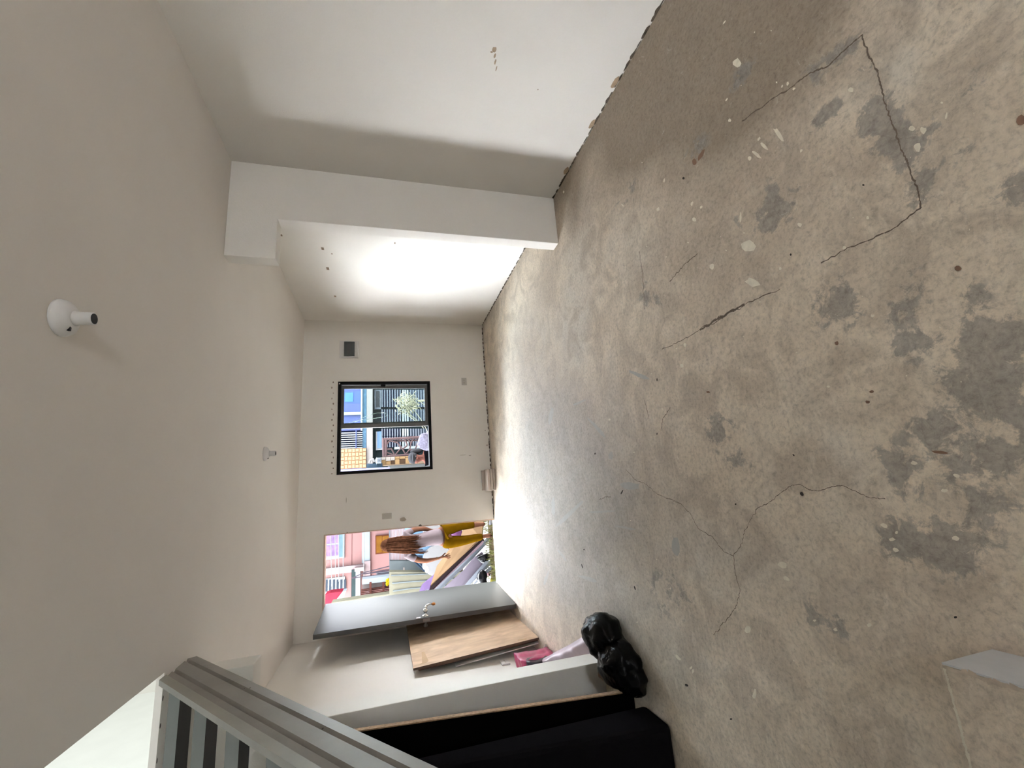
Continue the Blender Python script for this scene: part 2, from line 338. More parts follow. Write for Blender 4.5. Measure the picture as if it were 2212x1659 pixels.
# ceiling slab around the stair opening
cb = MB()
for (x0, x1, y0, y1) in ((XN, OPX, OPY, YF), (OPX, XR, YB, YF), (XN, OPX, YB, -0.8)): cb.box(x0, x1, y0, y1, H, H + 0.03)
ce = cb.build('ceiling', M_ceil); struct(ce, 'smooth off-white ceiling with the stair opening')
MB().box(XN - 0.12, XR + 0.12, YB, YF, H + 2.6, H + 2.7).build('ceiling_upper', M_upper); struct(bpy.data.objects['ceiling_upper'], 'ceiling of the floor above', 'ceiling')
# portal frame remains: pier + stub of the beam on each side
def pier(name, xa, xb, xs, y1, label):
    zs = 2.108
    pts = [(xa, 0), (xb, 0), (xb, zs), (xs, zs), (xs, H), (xa, H)]
    o = MB().plate([(x, YP0, z) for x, z in pts], (0, y1 - YP0, 0)).build(name, M_wall, bevel=0.004); return struct(o, label)
pier('wall_pier_right', XR, 1.945, 1.641, YP1, 'narrow pier with a cut-off beam stub on the right wall')
pier('wall_pier_left', XN, -1.174, -0.847, YP1 + 0.06, 'narrow pier with a cut-off beam stub beside the stair')
# ------------------------------------------------------------------ wear on walls (flat marks)
def dab(mb, c, u, v, ru, rv, n=9, jag=0.3, mi=0):
    mb.add([Vector(c) + Vector(u) * (ru * math.cos(2 * math.pi * k / n) * random.uniform(1 - jag, 1)) + Vector(v) * (rv * math.sin(2 * math.pi * k / n) * random.uniform(1 - jag, 1)) for k in range(n)], [tuple(range(n))], mi)
X_, Y_, Z_ = Vector((1, 0, 0)), Vector((0, 1, 0)), Vector((0, 0, 1))
mb = MB()
for px, py, a, b in ((1068, 107, .016, .020), (1069, 120, .007, .020), (1070, 133, .006, .022), (1072, 148, .004, .02), (1062, 112, .010, .006)):
    p = at(px, py, x=XR); dab(mb, (XR - 0.0015, p.y, p.z), Z_, Y_, a, b)
mb.build('drip_stain', M_stain, wr, label='small rusty brown drip stain')
for px, py, s in ((697, 537, .022), (708, 580, .026), (724, 640, .022), (608, 508, .014), (853, 525, .012), (717, 548, .010), (395, 567, .006), (1162, 193, .004), (1100, 465, .004)):
    p = at(px, py, x=XR)
    if 480 < px < 640 and py > 600 or px < 480: continue
    MB().box(XR - 0.002, XR - 0.0002, p.y - s, p.y + s, p.z - s * 0.5, p.z + s * 0.5).build('filler_patch', M_chip, wr)
mb = MB()
for k in range(18):                               # row of old tape marks above the window
    py = 826 + k * 11.6; p = at(718 + (-1 if k % 2 else 2), py, y=YF)
    dab(mb, (p.x, YF - 0.0012, p.z), X_, Z_, random.uniform(.010, .018), random.uniform(.005, .011))
mb.build('tape_mark', mat('tape_mark', srgb(128, 114, 98), 0.8), wf)
mb = MB()
for px, py, a, b in ((1000, 983, .05, .0025), (1015, 984, .02, .004), (1055, 855, .004, .010), (1048, 930, .006, .008), (748, 1080, .003, .04), (870, 1122, .05, .03), (1052, 962, .010, .014)):
    p = at(px, py, y=YF); dab(mb, (p.x, YF - 0.0012, p.z), Z_ if a > b else X_, X_ if a > b else Z_, max(a, b), min(a, b))
mb.build('scuff_mark', mat('scuff_mark', srgb(150, 141, 128), 0.8), wf)
for px, py, r in ((750, 1150, .012), (908, 1136, .03)):
    mb = MB(); p = at(px, py, y=YF); dab(mb, (DX1 + 0.008, YF - 0.0015, p.z), X_, Z_, r * 0.6, r); mb.build('paint_chip', M_darkchip, wf)
# dirt line where walls meet the floor
mb = MB()
for k in range(60):
    x = DX1 + 0.02 + (XR - DX1 - 0.04) * (k + random.random()) / 60; dab(mb, (x, YF - 0.0012, 0.008), X_, Z_, .03, random.uniform(.004, .010))
mb.build('dirt_line', M_darkchip, wf)
mb = MB()
for k in range(260):
    y = -1 + 7 * (k + random.random()) / 170; dab(mb, (XR - 0.0012, y, 0.006), Y_, Z_, .03, random.uniform(.004, .014))
mb.build('dirt_line', mat('wall_foot_dirt', srgb(95, 84, 72), 0.9, var=0.3, scale=20), wr)
mb = MB()
for px, py in ((1285, 270), (1337, 190), (1232, 395)):
    p = at(px, py, z=0.0); dab(mb, (XR - 0.0018, p.y, 0.022), Y_, Z_, .05, .02)
mb.build('broken_plaster', mat('broken_plaster', srgb(172, 150, 125), 0.9, var=0.2, scale=60), wr)
# ------------------------------------------------------------------ wear on the floor
def strip(mb, pts, wd, z=0.0008):
    for a, b in zip(pts[:-1], pts[1:]):
        sub = 9; last = a
        for k in range(1, sub + 1):
            q = a.lerp(b, k / sub)
            if k < sub: q = q + Vector((random.uniform(-1, 1), random.uniform(-1, 1), 0)) * (b - a).length * 0.035
            d = (q - last); nrm = Vector((-d.y, d.x, 0)).normalized() * wd * random.uniform(0.5, 1.2)
            mb.add([(last.x - nrm.x, last.y - nrm.y, z), (last.x + nrm.x, last.y + nrm.y, z), (q.x + nrm.x * .8, q.y + nrm.y * .8, z), (q.x - nrm.x * .8, q.y - nrm.y * .8, z)], [(0, 1, 2, 3)])
            last = q
def zz(pts, ox=1300, oy=600, s=0.4823): return [fl(ox + a * s, oy + b * s) for a, b in pts]
cracks = [(zz([(110, 860), (150, 905), (200, 925), (250, 970), (300, 990), (350, 1010), (400, 1060), (430, 1120), (500, 1165), (545, 1225), (590, 1245), (600, 1330), (620, 1400), (600, 1480), (560, 1530), (500, 1600)]), .0016),
    (zz([(590, 1245), (630, 1190), (640, 1130), (700, 1030), (760, 1000), (800, 965), (850, 930), (890, 925), (930, 950), (980, 955), (1030, 935), (1080, 930), (1120, 950), (1200, 985), (1270, 990)]), .0013),
    (zz([(800, 50), (640, 120), (430, 240), (350, 285), (270, 320)]), .0022),
    (zz([(640, 120), (520, 185), (440, 235)]), .0065),
    (zz([(1340, 1130), (1470, 1060), (1640, 990), (1770, 895)], 1100, 0, 0.5027), .0022),
    (zz([(1770, 895), (1760, 830), (1720, 720), (1690, 650), (1650, 540), (1620, 460), (1600, 380), (1580, 300), (1530, 200), (1515, 150)], 1100, 0, 0.5027), .0024),
    (zz([(1515, 150), (1430, 225), (1370, 285), (1290, 315), (1220, 370), (1100, 450), (1000, 520)], 1100, 0, 0.5027), .003),
    (zz([(560, 1080), (575, 1190), (580, 1330)], 1100, 0, 0.5027), .002), (zz([(690, 1210), (760, 1130), (810, 1090)], 1100, 0, 0.5027), .0025),
    ([fl(1200, 545), fl(1202, 565), fl(1205, 585)], .002), ([fl(1393, 865), fl(1400, 895), fl(1402, 905)], .002), ([fl(1448, 880), fl(1432, 905), fl(1428, 930)], .0022),
    ([fl(1295, 1080), fl(1308, 1073), fl(1320, 1074)], .002)]
mb = MB()
for pts, wd in cracks: strip(mb, pts, wd)
mb.build('crack', M_crack, floor)['kind'] = 'stuff'
def zdab(mb, px, py, r1, r2, ang=0, jag=0.4, z=0.001, n=9, mi=0):    # radii in photo pixels, laid on the floor
    c = fl(px, py); pts = []
    for k in range(n):
        t = 2 * math.pi * k / n; q = random.uniform(1 - jag, 1); a, b = r1 * math.cos(t) * q, r2 * math.sin(t) * q
        p = fl(px + a * math.cos(ang) - b * math.sin(ang), py + a * math.sin(ang) + b * math.cos(ang)); pts.append((p.x, p.y, z))
    mb.add(pts, [tuple(range(n))], mi)
mb = MB()
for q in [(1970, 278, 8, 7, 0), (1982, 318, 13, 10, 1.2), (1995, 282, 9, 10, 0), (1592, 137, 12, 12, 0), (1702, 180, 3, 6, .3), (1690, 186, 2, 4, .3), (1678, 178, 2, 3, 0), (1715, 192, 3, 5, .8), (1576, 260, 4, 5, .2), (1839, 195, 8, 6, .5),
          (1620, 342, 5, 6, 0), (1636, 335, 4, 16, -.9), (1682, 290, 6, 20, -.6), (1650, 315, 4, 14, -.8), (1731, 326, 3, 5, .5), (1435, 390, 2, 6, .2), (1495, 440, 3, 6, .3), (1500, 474, 6, 6, 0), (1515, 447, 3, 5, .5), (1728, 486, 6, 6, 0), (1345, 443, 1.5, 5, -.7),
          (1875, 470, 4, 4, 0), (1538, 576, 6, 8, 0), (1686, 580, 4, 4, 0), (1885, 682, 5, 4, 0), (1617, 532, 20, 18, 0), (1824, 535, 5, 4, 0), (1625, 610, 20, 10, .3), (1600, 470, 3, 14, 0), (1317, 906, 3, 3, 0), (2066, 1027, 11, 5, .2), (1937, 1150, 4, 4, 0),
          (1928, 1165, 8, 5, 0), (2065, 1163, 9, 7, 0), (1910, 1135, 9, 6, .4), (1935, 1188, 8, 5, .3), (1493, 1442, 3, 5, .8), (1497, 1450, 3, 6, .2), (1465, 1420, 4, 10, -.7), (1878, 1350, 6, 5, 0), (1805, 1360, 6, 4, .3), (1760, 1340, 4, 3, 0), (1615, 1360, 8, 10, 0),
          (1690, 1220, 12, 8, .2), (1700, 1250, 10, 5, .4), (1975, 1000, 8, 5, .2), (2040, 1060, 9, 5, 0), (1790, 835, 4, 3, 0), (2045, 250, 10, 3, 1.8), (2035, 222, 4, 3, 0), (1640, 300, 3, 6, .6), (1570, 215, 2, 5, .5), (1565, 48, 2, 7, .6), (1422, 452, 4, 6, .6), (1630, 1500, 5, 14, .2), (1218, 415, 2, 4, 0),
          (1295, 1440, 2, 2, 0), (1480, 745, 4, 6, 0), (1473, 790, 5, 6, 0)]: zdab(mb, *q)
for k in range(70): zdab(mb, random.uniform(1350, 2200), random.uniform(40, 1450), random.uniform(.8, 2.2), random.uniform(.8, 2.6), random.uniform(0, 3))
mb.build('paint_spatter', M_spot, floor)['kind'] = 'stuff'
mb = MB()
for q in [(1290, 925, 34, 5, .85), (1320, 985, 6, 10, 0), (1230, 1110, 45, 6, -.75), (1360, 1050, 26, 9, 0), (1300, 1105, 40, 3, -.05), (1195, 1095, 5, 26, .0), (1215, 1200, 20, 3, .9), (1270, 1250, 26, 5, .3), (1460, 1180, 10, 24, 0), (1190, 900, 6, 24, .2), (1250, 870, 20, 3, -.4), (1380, 810, 5, 30, -1.2), (1350, 1140, 30, 3, .2), (1180, 1250, 4, 22, .3)]: zdab(mb, *q, jag=0.35, z=0.0006, n=12)
mb.build('cement_smear', M_smear, floor)['kind'] = 'stuff'
mb = MB()
for q in [(1733, 1067, 6, 4, .9), (1590, 1089, 2, 2, 0), (1344, 1063, 1.5, 6, .5), (1262, 1187, 1.5, 2, 0), (1286, 980, 1.5, 2.5, .4), (1258, 1223, 1.3, 6, -.3), (1372, 1270, 1.5, 6, -.3), (1477, 385, 3, 3, 0), (1484, 1480, 5, 3, .5), (1420, 820, 1.3, 4, 0), (1420, 937, 1.3, 3, 0), (1580, 1553, 3, 2, 0), (1715, 983, 1.5, 3, -.7), (2065, 1333, 4, 3, 0), (1709, 550, 2, 3, 0), (1866, 400, 3, 2, 0)]: zdab(mb, *q, jag=0.2, z=0.002)
mb.build('debris_fleck', M_debris, floor)['kind'] = 'stuff'
mb = MB()
for q in [(1875, 868, 7, 4, 0), (1883, 846, 6, 4, 0), (1808, 741, 5, 5, 0), (1530, 847, 5, 3, 0), (2030, 977, 22, 4, .1), (2205, 260, 12, 14, 0), (2070, 580, 8, 7, 0), (1515, 335, 6, 16, .5), (1500, 350, 6, 8, 0)]: zdab(mb, *q)
mb.build('rust_spot', M_rust, floor)['kind'] = 'stuff'
# ------------------------------------------------------------------ concrete step at the near left
st = thing('concrete_step', 'low concrete step block with a white painted side, near left foreground', 'step', (-1.1, -0.3, 0))
MB().box(XN + 0.002, -0.463, -1.6, 0.83, 0.001, 0.18).build('block', M_floor, st, bevel=0.006)
M_stepw = mat('white_step_paint', (0.62, 0.63, 0.64, 1), 0.6, var=0.06, scale=12, bump=0.2, bscale=30)
MB().box(-0.463, -0.459, -1.6, 0.83, 0.004, 0.179).build('painted_side', M_stepw, st, label='white painted side face')
mb = MB(); P = [Vector((-0.47 - 0.042 * k, 0.826, 0)) for k in range(10)]
strip(mb, P, .0035, 0.1808)
mb.build('paint_line', M_spot, st)
mb = MB(); P = [Vector((-0.466, 0.82 - 0.12 * k, 0)) for k in range(12)]
strip(mb, P, .006, 0.1808); mb.build('paint_line', mat('cream_edge', srgb(200, 185, 168), 0.7, var=0.2, scale=40), st)
# ------------------------------------------------------------------ steel staircase
sl = 0.73
sta = thing('staircase', 'grey painted open-riser staircase rising through the ceiling opening on the left', 'staircase', (-1.2, 0.6, 0))
def zt(y): return 2.442 + sl * (y - 2.724)        # top line of stringer
def stringer(x0, x1, name='stringer'):
    lo, hi = 0.03, None
    ya = 0.0
    # side profile: flat web with a raised flange and two pressed ribs (heights measured down from the top edge)
    prof = [(0.0, 0.0), (0.050, 0.0), (0.054, -0.012), (0.060, -0.014), (0.098, -0.008), (0.108, -0.020), (0.116, -0.022), (0.128, -0.010), (0.205, -0.008), (0.213, -0.020), (0.222, -0.021), (0.232, -0.008), (0.285, -0.010)]
    mb = MB(); V = []; sgn = 1 if x1 > x0 else -1
    for (d, o) in prof:
        # lower end on the step (z=.18), upper end under the ceiling plane
        ylo = 2.724 + (0.185 - 2.442 + d) / sl; yhi = 2.724 + (H - 0.002 - 2.442 + d) / sl
        V += [(x1 + o * sgn, ylo, 0.185), (x1 + o * sgn, min(yhi, YP0 - 0.003), min(H - 0.002, zt(min(yhi, YP0 - 0.003)) - d))]
    nP = len(prof)
    Fs = [(2 * i, 2 * i + 1, 2 * i + 3, 2 * i + 2) for i in range(nP - 1)]
    a = len(V)
    V += [(x0, V[0][1], 0.185), (x0, V[1][1], V[1][2]), (x0, V[2 * nP - 2][1], 0.185), (x0, V[2 * nP - 1][1], V[2 * nP - 1][2])]
    Fs += [(a, a + 1, a + 3, a + 2), (0, 1, a + 1, a), (2 * nP - 2, 2 * nP - 1, a + 3, a + 2), tuple(range(0, 2 * nP, 2)) + (a + 2, a), tuple(range(1, 2 * nP, 2)) + (a + 3, a + 1)]
    mb.add(V, Fs); mb.mi = [1 if i == 0 else 0 for i in range(len(Fs))]
    return mb.build(name, [M_string, M_strband], sta)
stringer(-0.774, -0.75); stringer(-1.703, -1.727)
for k in range(9):
    y, z = 2.618 - 0.262 * k, 2.346 - 0.191 * k
    mb = MB(); mb.box(-1.702, -0.775, y, y + 0.150, z - 0.0445, z)
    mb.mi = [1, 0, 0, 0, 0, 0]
    mb.build('tread', [M_tread, M_under], sta)
for px, py, a, b in ((375, 1438, .010, .006), (540, 1487, .008, .003), (528, 1488, .005, .002), (697, 1575, .010, .004)):
    mb = MB(); p = at(px, py, x=-0.758); dab(mb, (-0.7565, p.y, p.z), Y_, Z_, a, b); mb.build('paint_chip', M_darkchip, sta)
# opening edge chips
for px, py in ((344, 1515), (346, 1568), (337, 1645)):
    mb = MB(); p = at(px, py, z=H); dab(mb, (p.x, OPY + 0.008, H - 0.0015), X_, Y_, .014, .007); mb.build('paint_chip', M_darkchip, ce)
# ------------------------------------------------------------------ window
wo = thing('window_1', 'black framed sliding window with its left half open', None, ((WX0 + WX1) / 2, YF, WZ0)); wo['kind'] = 'structure'; wo['category'] = 'window'
fr_ = MB(); t = 0.034
for a in ((WX0, WX1, WZ0, WZ0 + t), (WX0, WX1, WZ1 - t, WZ1), (WX0, WX0 + t, WZ0 + t, WZ1 - t), (WX1 - t * 0.8, WX1, WZ0 + t, WZ1 - t)):
    fr_.box(a[0] - .004 * (a[0] == WX0), a[1] + .004 * (a[1] == WX1), YF - 0.012, YF + 0.11, a[2] - .004 * (a[2] == WZ0), a[3] + .004 * (a[3] == WZ1))
fr_.build('window_frame', M_blackframe, wo)
sa = MB(); sx0, sx1, sz0, sz1 = 0.905, 1.478, WZ0 + t + .002, WZ1 - t - .002
for a in ((sx0 + .05, sx1 - .045, sz0, sz0 + .035), (sx0 + .05, sx1 - .045, sz1 - .032, sz1), (sx0, sx0 + .05, sz0, sz1), (sx1 - .045, sx1, sz0, sz1)):
    sa.box(a[0], a[1], YF + 0.035, YF + 0.065, a[2], a[3])
sash = sa.build('sash', M_sash, wo, bevel=0.002, label='grey aluminium sliding sash')
g = MB().box(sx0 + .051, sx1 - .046, YF + 0.047, YF + 0.053, sz0 + .036, sz1 - .033).build('pane', M_glass, sash)
MB().box(sx0 + .05, sx0 + .068, YF + 0.038, YF + 0.062, sz0 + .035, sz1 - .033).build('gasket', mat('dark_gasket', srgb(30, 42, 40), 0.5), sash)
MB().box(sx1 - .02, sx1 + .005, YF + 0.018, YF + 0.036, 1.39, 1.45).build('latch', M_blackframe, wo)
MB().box(WX1 - .03, WX1 - .015, YF - 0.0145, YF - 0.012, WZ1 - .022, WZ1 - .008).build('screw_cap', M_white, wo)
# smear and green line reflection drawn onto the pane
cu = MB(); path = [at(742, 918, y=YF + 0.045), at(770, 909, y=YF + 0.045), at(795, 897, y=YF + 0.045), at(815, 892, y=YF + 0.045), at(832, 892, y=YF + 0.045), at(836, 897, y=YF + 0.045), at(832, 900, y=YF + 0.045)]
cu.tube(path, .0028, 5); cu.tube([at(742, 917, y=YF + .045), at(780, 908, y=YF + .045), at(827, 901, y=YF + .045)], .0025, 5)
cu.build('smear_reflection', mat('pale_green_reflection', srgb(205, 240, 225), 0.4), sash)
# ------------------------------------------------------------------ door
do = thing('door_1', 'grey-green painted metal door standing open inwards', None, (-1.19, 5.98, 0)); do['kind'] = 'structure'; do['category'] = 'door'
hx, hy, fx, fy = -1.183, 6.13, -1.262, 5.16
dv = Vector((fx - hx, fy - hy, 0)).normalized(); nv = Vector((dv.y, -dv.x, 0))
if nv.x > 0: nv = -nv
def dp(s, o, z): return Vector((hx, hy, 0)) + dv * s + nv * o + Vector((0, 0, z))   # along leaf, through thickness (away from room side), height
L = math.hypot(fx - hx, fy - hy)
dl = MB(); dl.plate([dp(0, 0, .012), dp(L, 0, .012), dp(L, 0, 2.095), dp(0, 0, 2.095)], nv * 0.045)
leaf = dl.build('door_leaf', [M_doorface, M_dooredge], do)
for p in leaf.data.polygons:
    nn = p.normal
    if nn.dot(-nv) < 0.9: p.material_index = 1
hn = MB(); c = dp(L - .06, 0, 1.0)
hn.lathe([(.032, 0), (.032, .006), (.024, .012), (.013, .016), (.013, .035), (.024, .045), (.027, .058), (.020, .072), (.010, .078)], c, -nv, 16)
hd = hn.build('door_handle', M_chrome, do, smooth=True)
lv = MB().tube([dp(L - .06, -.07, 1.0), dp(L - .07, -.10, .985), dp(L - .085, -.105, .955), dp(L - .09, -.10, .925)], [.012, .011, .009, .006], 8).build('lever', M_chrome, hd, smooth=True)
MB().ell(dp(L - .09, -.10, .91), (.016, .016, .022), n=8).build('tape_knot', M_tape, hd, label='brown tape knot')
MB().plate([dp(L - .045, -.001, 1.05), dp(L - .015, -.001, 1.055), dp(L - .015, -.001, 1.10), dp(L - .045, -.001, 1.095)], -nv * .002).build('sticker', mat('white_sticker', (0.85, 0.85, 0.85, 1), 0.5), do)
MB().plate([dp(L + .0005, .008, .96), dp(L + .0005, .036, .96), dp(L + .0005, .036, 1.03), dp(L + .0005, .008, 1.03)], dv * .002).build('latch_plate', mat('dull_steel', srgb(110, 106, 104), 0.4, metal=.6), do)
MB().lathe([(.030, 0), (.030, .006), (.012, .012), (.012, .03), (.025, .045), (.022, .06)], dp(L - .06, .045, 1.0), nv, 14).build('door_knob', mat('dark_steel', srgb(90, 88, 86), 0.35, metal=.7), do, smooth=True)
for z in (.25, 1.05, 1.85): MB().tube([dp(.0, .05, z - .05), dp(.0, .05, z + .05)], .008, 8).build('hinge', M_dooredge, do)
# door frame lining
tr = MB(); 
for a in ((DX1 - .004, DX1 + .010, 0, DZ + .01),): tr.box(a[0], a[1], YF - .006, YF + .126, a[2] + .001, a[3])
tr.box(DX0 + .004, DX1 - .004, YF - .006, YF + .126, DZ - .006, DZ + .010)
struct(tr.build('trim_1', mat('pinkish_jamb_paint', srgb(205, 180, 165), 0.7, var=0.08)), 'thin pinkish lining around the doorway')
# ------------------------------------------------------------------ fittings
# breaker box
p0, p1 = (1.845, 1.735), (2.085, 1.975)
bb = thing('breaker_box', 'white breaker box with smoked cover on the front wall, up and right of the window', 'electrical box', (1.965, YF, 1.86))
MB().box(p0[0], p1[0], YF - .018, YF, p0[1], p1[1]).build('housing', M_white, bb, bevel=.004)
MB().box(1.868, 2.07, YF - .034, YF - .018, 1.785, 1.918).build('cover', M_smoke, bb, bevel=.003, label='smoked flip cover')
MB().box(1.90, 2.04, YF - .0365, YF - .034, 1.83, 1.875).build('breaker', mat('breaker_black', (0.012, 0.012, 0.012, 1), 0.4), bb)
# wall plates
def plate(name, label, cat, o, u, v, n_, w_, h_, holes, m=M_grayplastic, d=.010):
    t_ = thing(name, label, cat, o); o = Vector(o)
    MB().plate([o - u * w_ / 2 - v * h_ / 2, o + u * w_ / 2 - v * h_ / 2, o + u * w_ / 2 + v * h_ / 2, o - u * w_ / 2 + v * h_ / 2], n_ * d).build('face_plate', m, t_, bevel=.002)
    for (a, b, r) in holes:
        c_ = o + u * a + v * b + n_ * (d + .0006)
        MB().plate([c_ - u * r - v * r * .5, c_ + u * r - v * r * .5, c_ + u * r + v * r * .5, c_ - u * r + v * r * .5], n_ * .001).build('slot', M_chip, t_)
    return t_
plate('wall_socket', 'small grey-white wall socket low on the front wall, right of the window', 'socket', (1.512, YF, 0.318), X_, Z_, -Y_, .105, .072, [(-.02, .0, .008), (.02, 0, .008)])
plate('wall_switch', 'blank grey switch plate on the front wall between window and doorway', 'switch', (-0.232, YF, 1.385), X_, Z_, -Y_, .07, .115, [], mat('grey_plate', srgb(165, 160, 152), 0.5), .006)
plate('wall_socket', 'white wall socket on the left wall beside the plywood boards', 'socket', (XL, 4.36, 0.37), Y_, Z_, X_, .12, .075, [(-.02, 0, .006), (.02, 0, .006)], M_white, .014)
# lamp holders
def lampholder(x, y, label):
    t_ = thing('lamp_holder', label, 'lamp holder', (x, y, H))
    MB().lathe([(.062, 0), (.062, -.008), (.056, -.022), (.040, -.034), (.026, -.040)], (x, y, H), Z_, 24).build('base', M_white, t_, smooth=True)
    MB().lathe([(.026, -.036), (.022, -.05), (.021, -.088), (.0215, -.09)], (x, y, H), Z_, 20).build('neck', M_white, t_, smooth=True)
    MB().lathe([(.0175, -.0885), (.0175, -.0915)], (x, y, H), Z_, 20).build('socket_hole', M_dark, t_)
    MB().box(x - .047, x - .033, y - .012, y - .004, H - .036, H - .022).build('screw_slot', M_dark, t_)
    return t_
lampholder(0.652, 1.70, 'empty white lamp holder on the ceiling nearest the viewer'); lampholder(0.449, 4.35, 'empty white lamp holder on the far ceiling near the front wall')
# ribbed block at the wall foot
rb = thing('ribbed_block', 'off-white ribbed plastic block lying on the floor under the window', 'block', (0.12, 5.87, 0))
M_rib = mat('dusty_white_plastic', srgb(186, 174, 164), 0.6, var=0.06)
for k in range(3):
    MB().box(-0.012, 0.262, 5.80 - .01 * k, 5.99, 0.003 + .038 * k, 0.034 + .038 * k).build('rib', M_rib, rb, bevel=.005)
MB().box(-0.004, 0.252, 5.812, 5.985, 0.034, 0.079).build('core', M_chip, rb)
MB().box(0.0, 0.25, 5.985, 6.006, 0.003, 0.145).build('back_tray', M_rib, rb)
for xx in (-0.006, 0.244): MB().box(xx, xx + .012, 5.95, 6.0, .1165, .15).build('tray_end', M_rib, rb)
# ------------------------------------------------------------------ plywood boards against left wall
def lean(name, label, cat, y0, y1, h, xt, xb, t, m, tilt=0.0):
    o = MB(); a = Vector((xb, y0, .004)); b = Vector((xb, y1, .004)); c_ = Vector((xt, y1, h)); d = Vector((xt, y0, h + tilt))
    nrm = (b - a).cross(d - a).normalized()
    if nrm.x > 0: nrm = -nrm
    o.plate([a, b, c_, d], nrm * t)
    t_ = thing(name, label, cat, ((xt + xb) / 2, (y0 + y1) / 2, 0)); return t_, o, (a, b, c_, d, nrm)
bt, o, q = lean('plywood_board', 'stained brown plywood board leaning on the left wall behind the door, foremost', 'board', 4.437, 5.88, 1.176, -1.475, -1.405, .018, M_ply)
bo = o.build('panel', [M_ply, M_ply_dark], bt)
for p in bo.data.polygons:
    if abs(p.normal.y) > .7 or abs(p.normal.z) > .7: p.material_index = 1
a, b, c_, d, nr = q
def onb(s, z): return a.lerp(b, s).lerp(d.lerp(c_, s), z) - nr * .0012
MB().plate([onb(.075, .92), onb(.055, .93), onb(.035, .95), onb(.04, .90), onb(.06, .88)][:5], -nr * .001).build('peeled_patch', M_peel, bt)
MB().plate([onb(.055, .93), onb(.25, .915), onb(.25, .895), onb(.06, .88)], -nr * .001).build('peeled_patch', M_peel, bt)
MB().plate([onb(.015, .10), onb(.03, .17), onb(.05, .16), onb(.035, .09)], -nr * .001).build('peeled_patch', M_peel, bt)
bt2, o, q = lean('plywood_board', 'second brown plywood board leaning behind the foremost one, only its edge showing', 'board', 4.47, 5.85, 1.13, -1.502, -1.432, .012, M_ply_dark)
o.build('panel', M_ply_dark, bt2)
bt3, o, q = lean('white_sheet_board', 'thin white panel leaning behind the plywood boards', 'board', 4.445, 5.8, .80, -1.520, -1.452, .008, M_white)
o.build('panel', M_white, bt3)
tag(MB().tube([(-1.50, 4.33, .012), (-1.41, 4.22, .012)], .011, 10).build('pipe_offcut', M_white), 'short white pipe offcut lying on the floor by the plywood boards', 'pipe')
# pink pack
pk = thing('pink_pack', 'crumpled pink and navy plastic pack on the floor by the left wall', 'pack', (-1.46, 4.1, 0))
def crumple(mb, amp, sc_, seed=0):
    mb.v = [tuple(Vector(v) + noise.noise_vector(Vector(v) * sc_ + Vector((seed, 0, 0))) * amp) for v in mb.v]; return mb
def gridbox(x0, x1, y0, y1, z0, z1, n=8):
    bm = bmesh.new(); bmesh.ops.create_cube(bm, size=1); bmesh.ops.subdivide_edges(bm, edges=bm.edges[:], cuts=n, use_grid_fill=True)
    mb = MB(); 
    for v in bm.verts: v.co = Vector(((x0 + x1) / 2 + v.co.x * (x1 - x0), (y0 + y1) / 2 + v.co.y * (y1 - y0), (z0 + z1) / 2 + v.co.z * (z1 - z0)))
    mb.add([v.co.copy() for v in bm.verts], [tuple(v.index for v in f.verts) for f in bm.faces]); bm.free(); return mb
crumple(gridbox(-1.52, -1.42, 3.98, 4.20, .012, .31, 8), .014, 14).build('pack_body', [M_pink], pk, smooth=True)
crumple(gridbox(-1.528, -1.424, 3.93, 4.06, .02, .27, 6), .010, 12, 3).build('printed_band', M_navy, pk, smooth=True)
# milky sheet
mb = MB(); NN = 18; Vv = []
lo_ = [fl(1290, 1362), fl(1268, 1370), fl(1230, 1393), fl(1190, 1413), at(1160, 1432, x=-1.50)]
hi_ = [at(1296, 1400, y=3.22), at(1272, 1415, y=3.27), at(1240, 1425, y=3.45), at(1200, 1432, y=3.75), at(1150, 1438, x=-1.52)]
def pl(P_, t):
    t *= len(P_) - 1; k = min(int(t), len(P_) - 2); return P_[k].lerp(P_[k + 1], t - k)
for i in range(NN + 1):
    for j in range(NN + 1):
        s_, t_ = i / NN, j / NN; p = pl(lo_, s_).lerp(pl(hi_, s_), t_)
        p = p + Vector((.02, -.02, .05)) * math.sin(math.pi * t_) + noise.noise_vector(p * 11) * .02 * min(1, t_ * 3); p.z = max(p.z, .004); p.x = max(p.x, -1.53); Vv.append(p)
mb.add(Vv, [(i * (NN + 1) + j, (i + 1) * (NN + 1) + j, (i + 1) * (NN + 1) + j + 1, i * (NN + 1) + j + 1) for i in range(NN) for j in range(NN)])
so = mb.build('plastic_sheet', M_sheet, smooth=True); tag(so, 'crumpled milky plastic sheet on the floor behind the black bag', 'plastic sheet')
sm = so.modifiers.new('thick', 'SOLIDIFY'); sm.thickness = .003
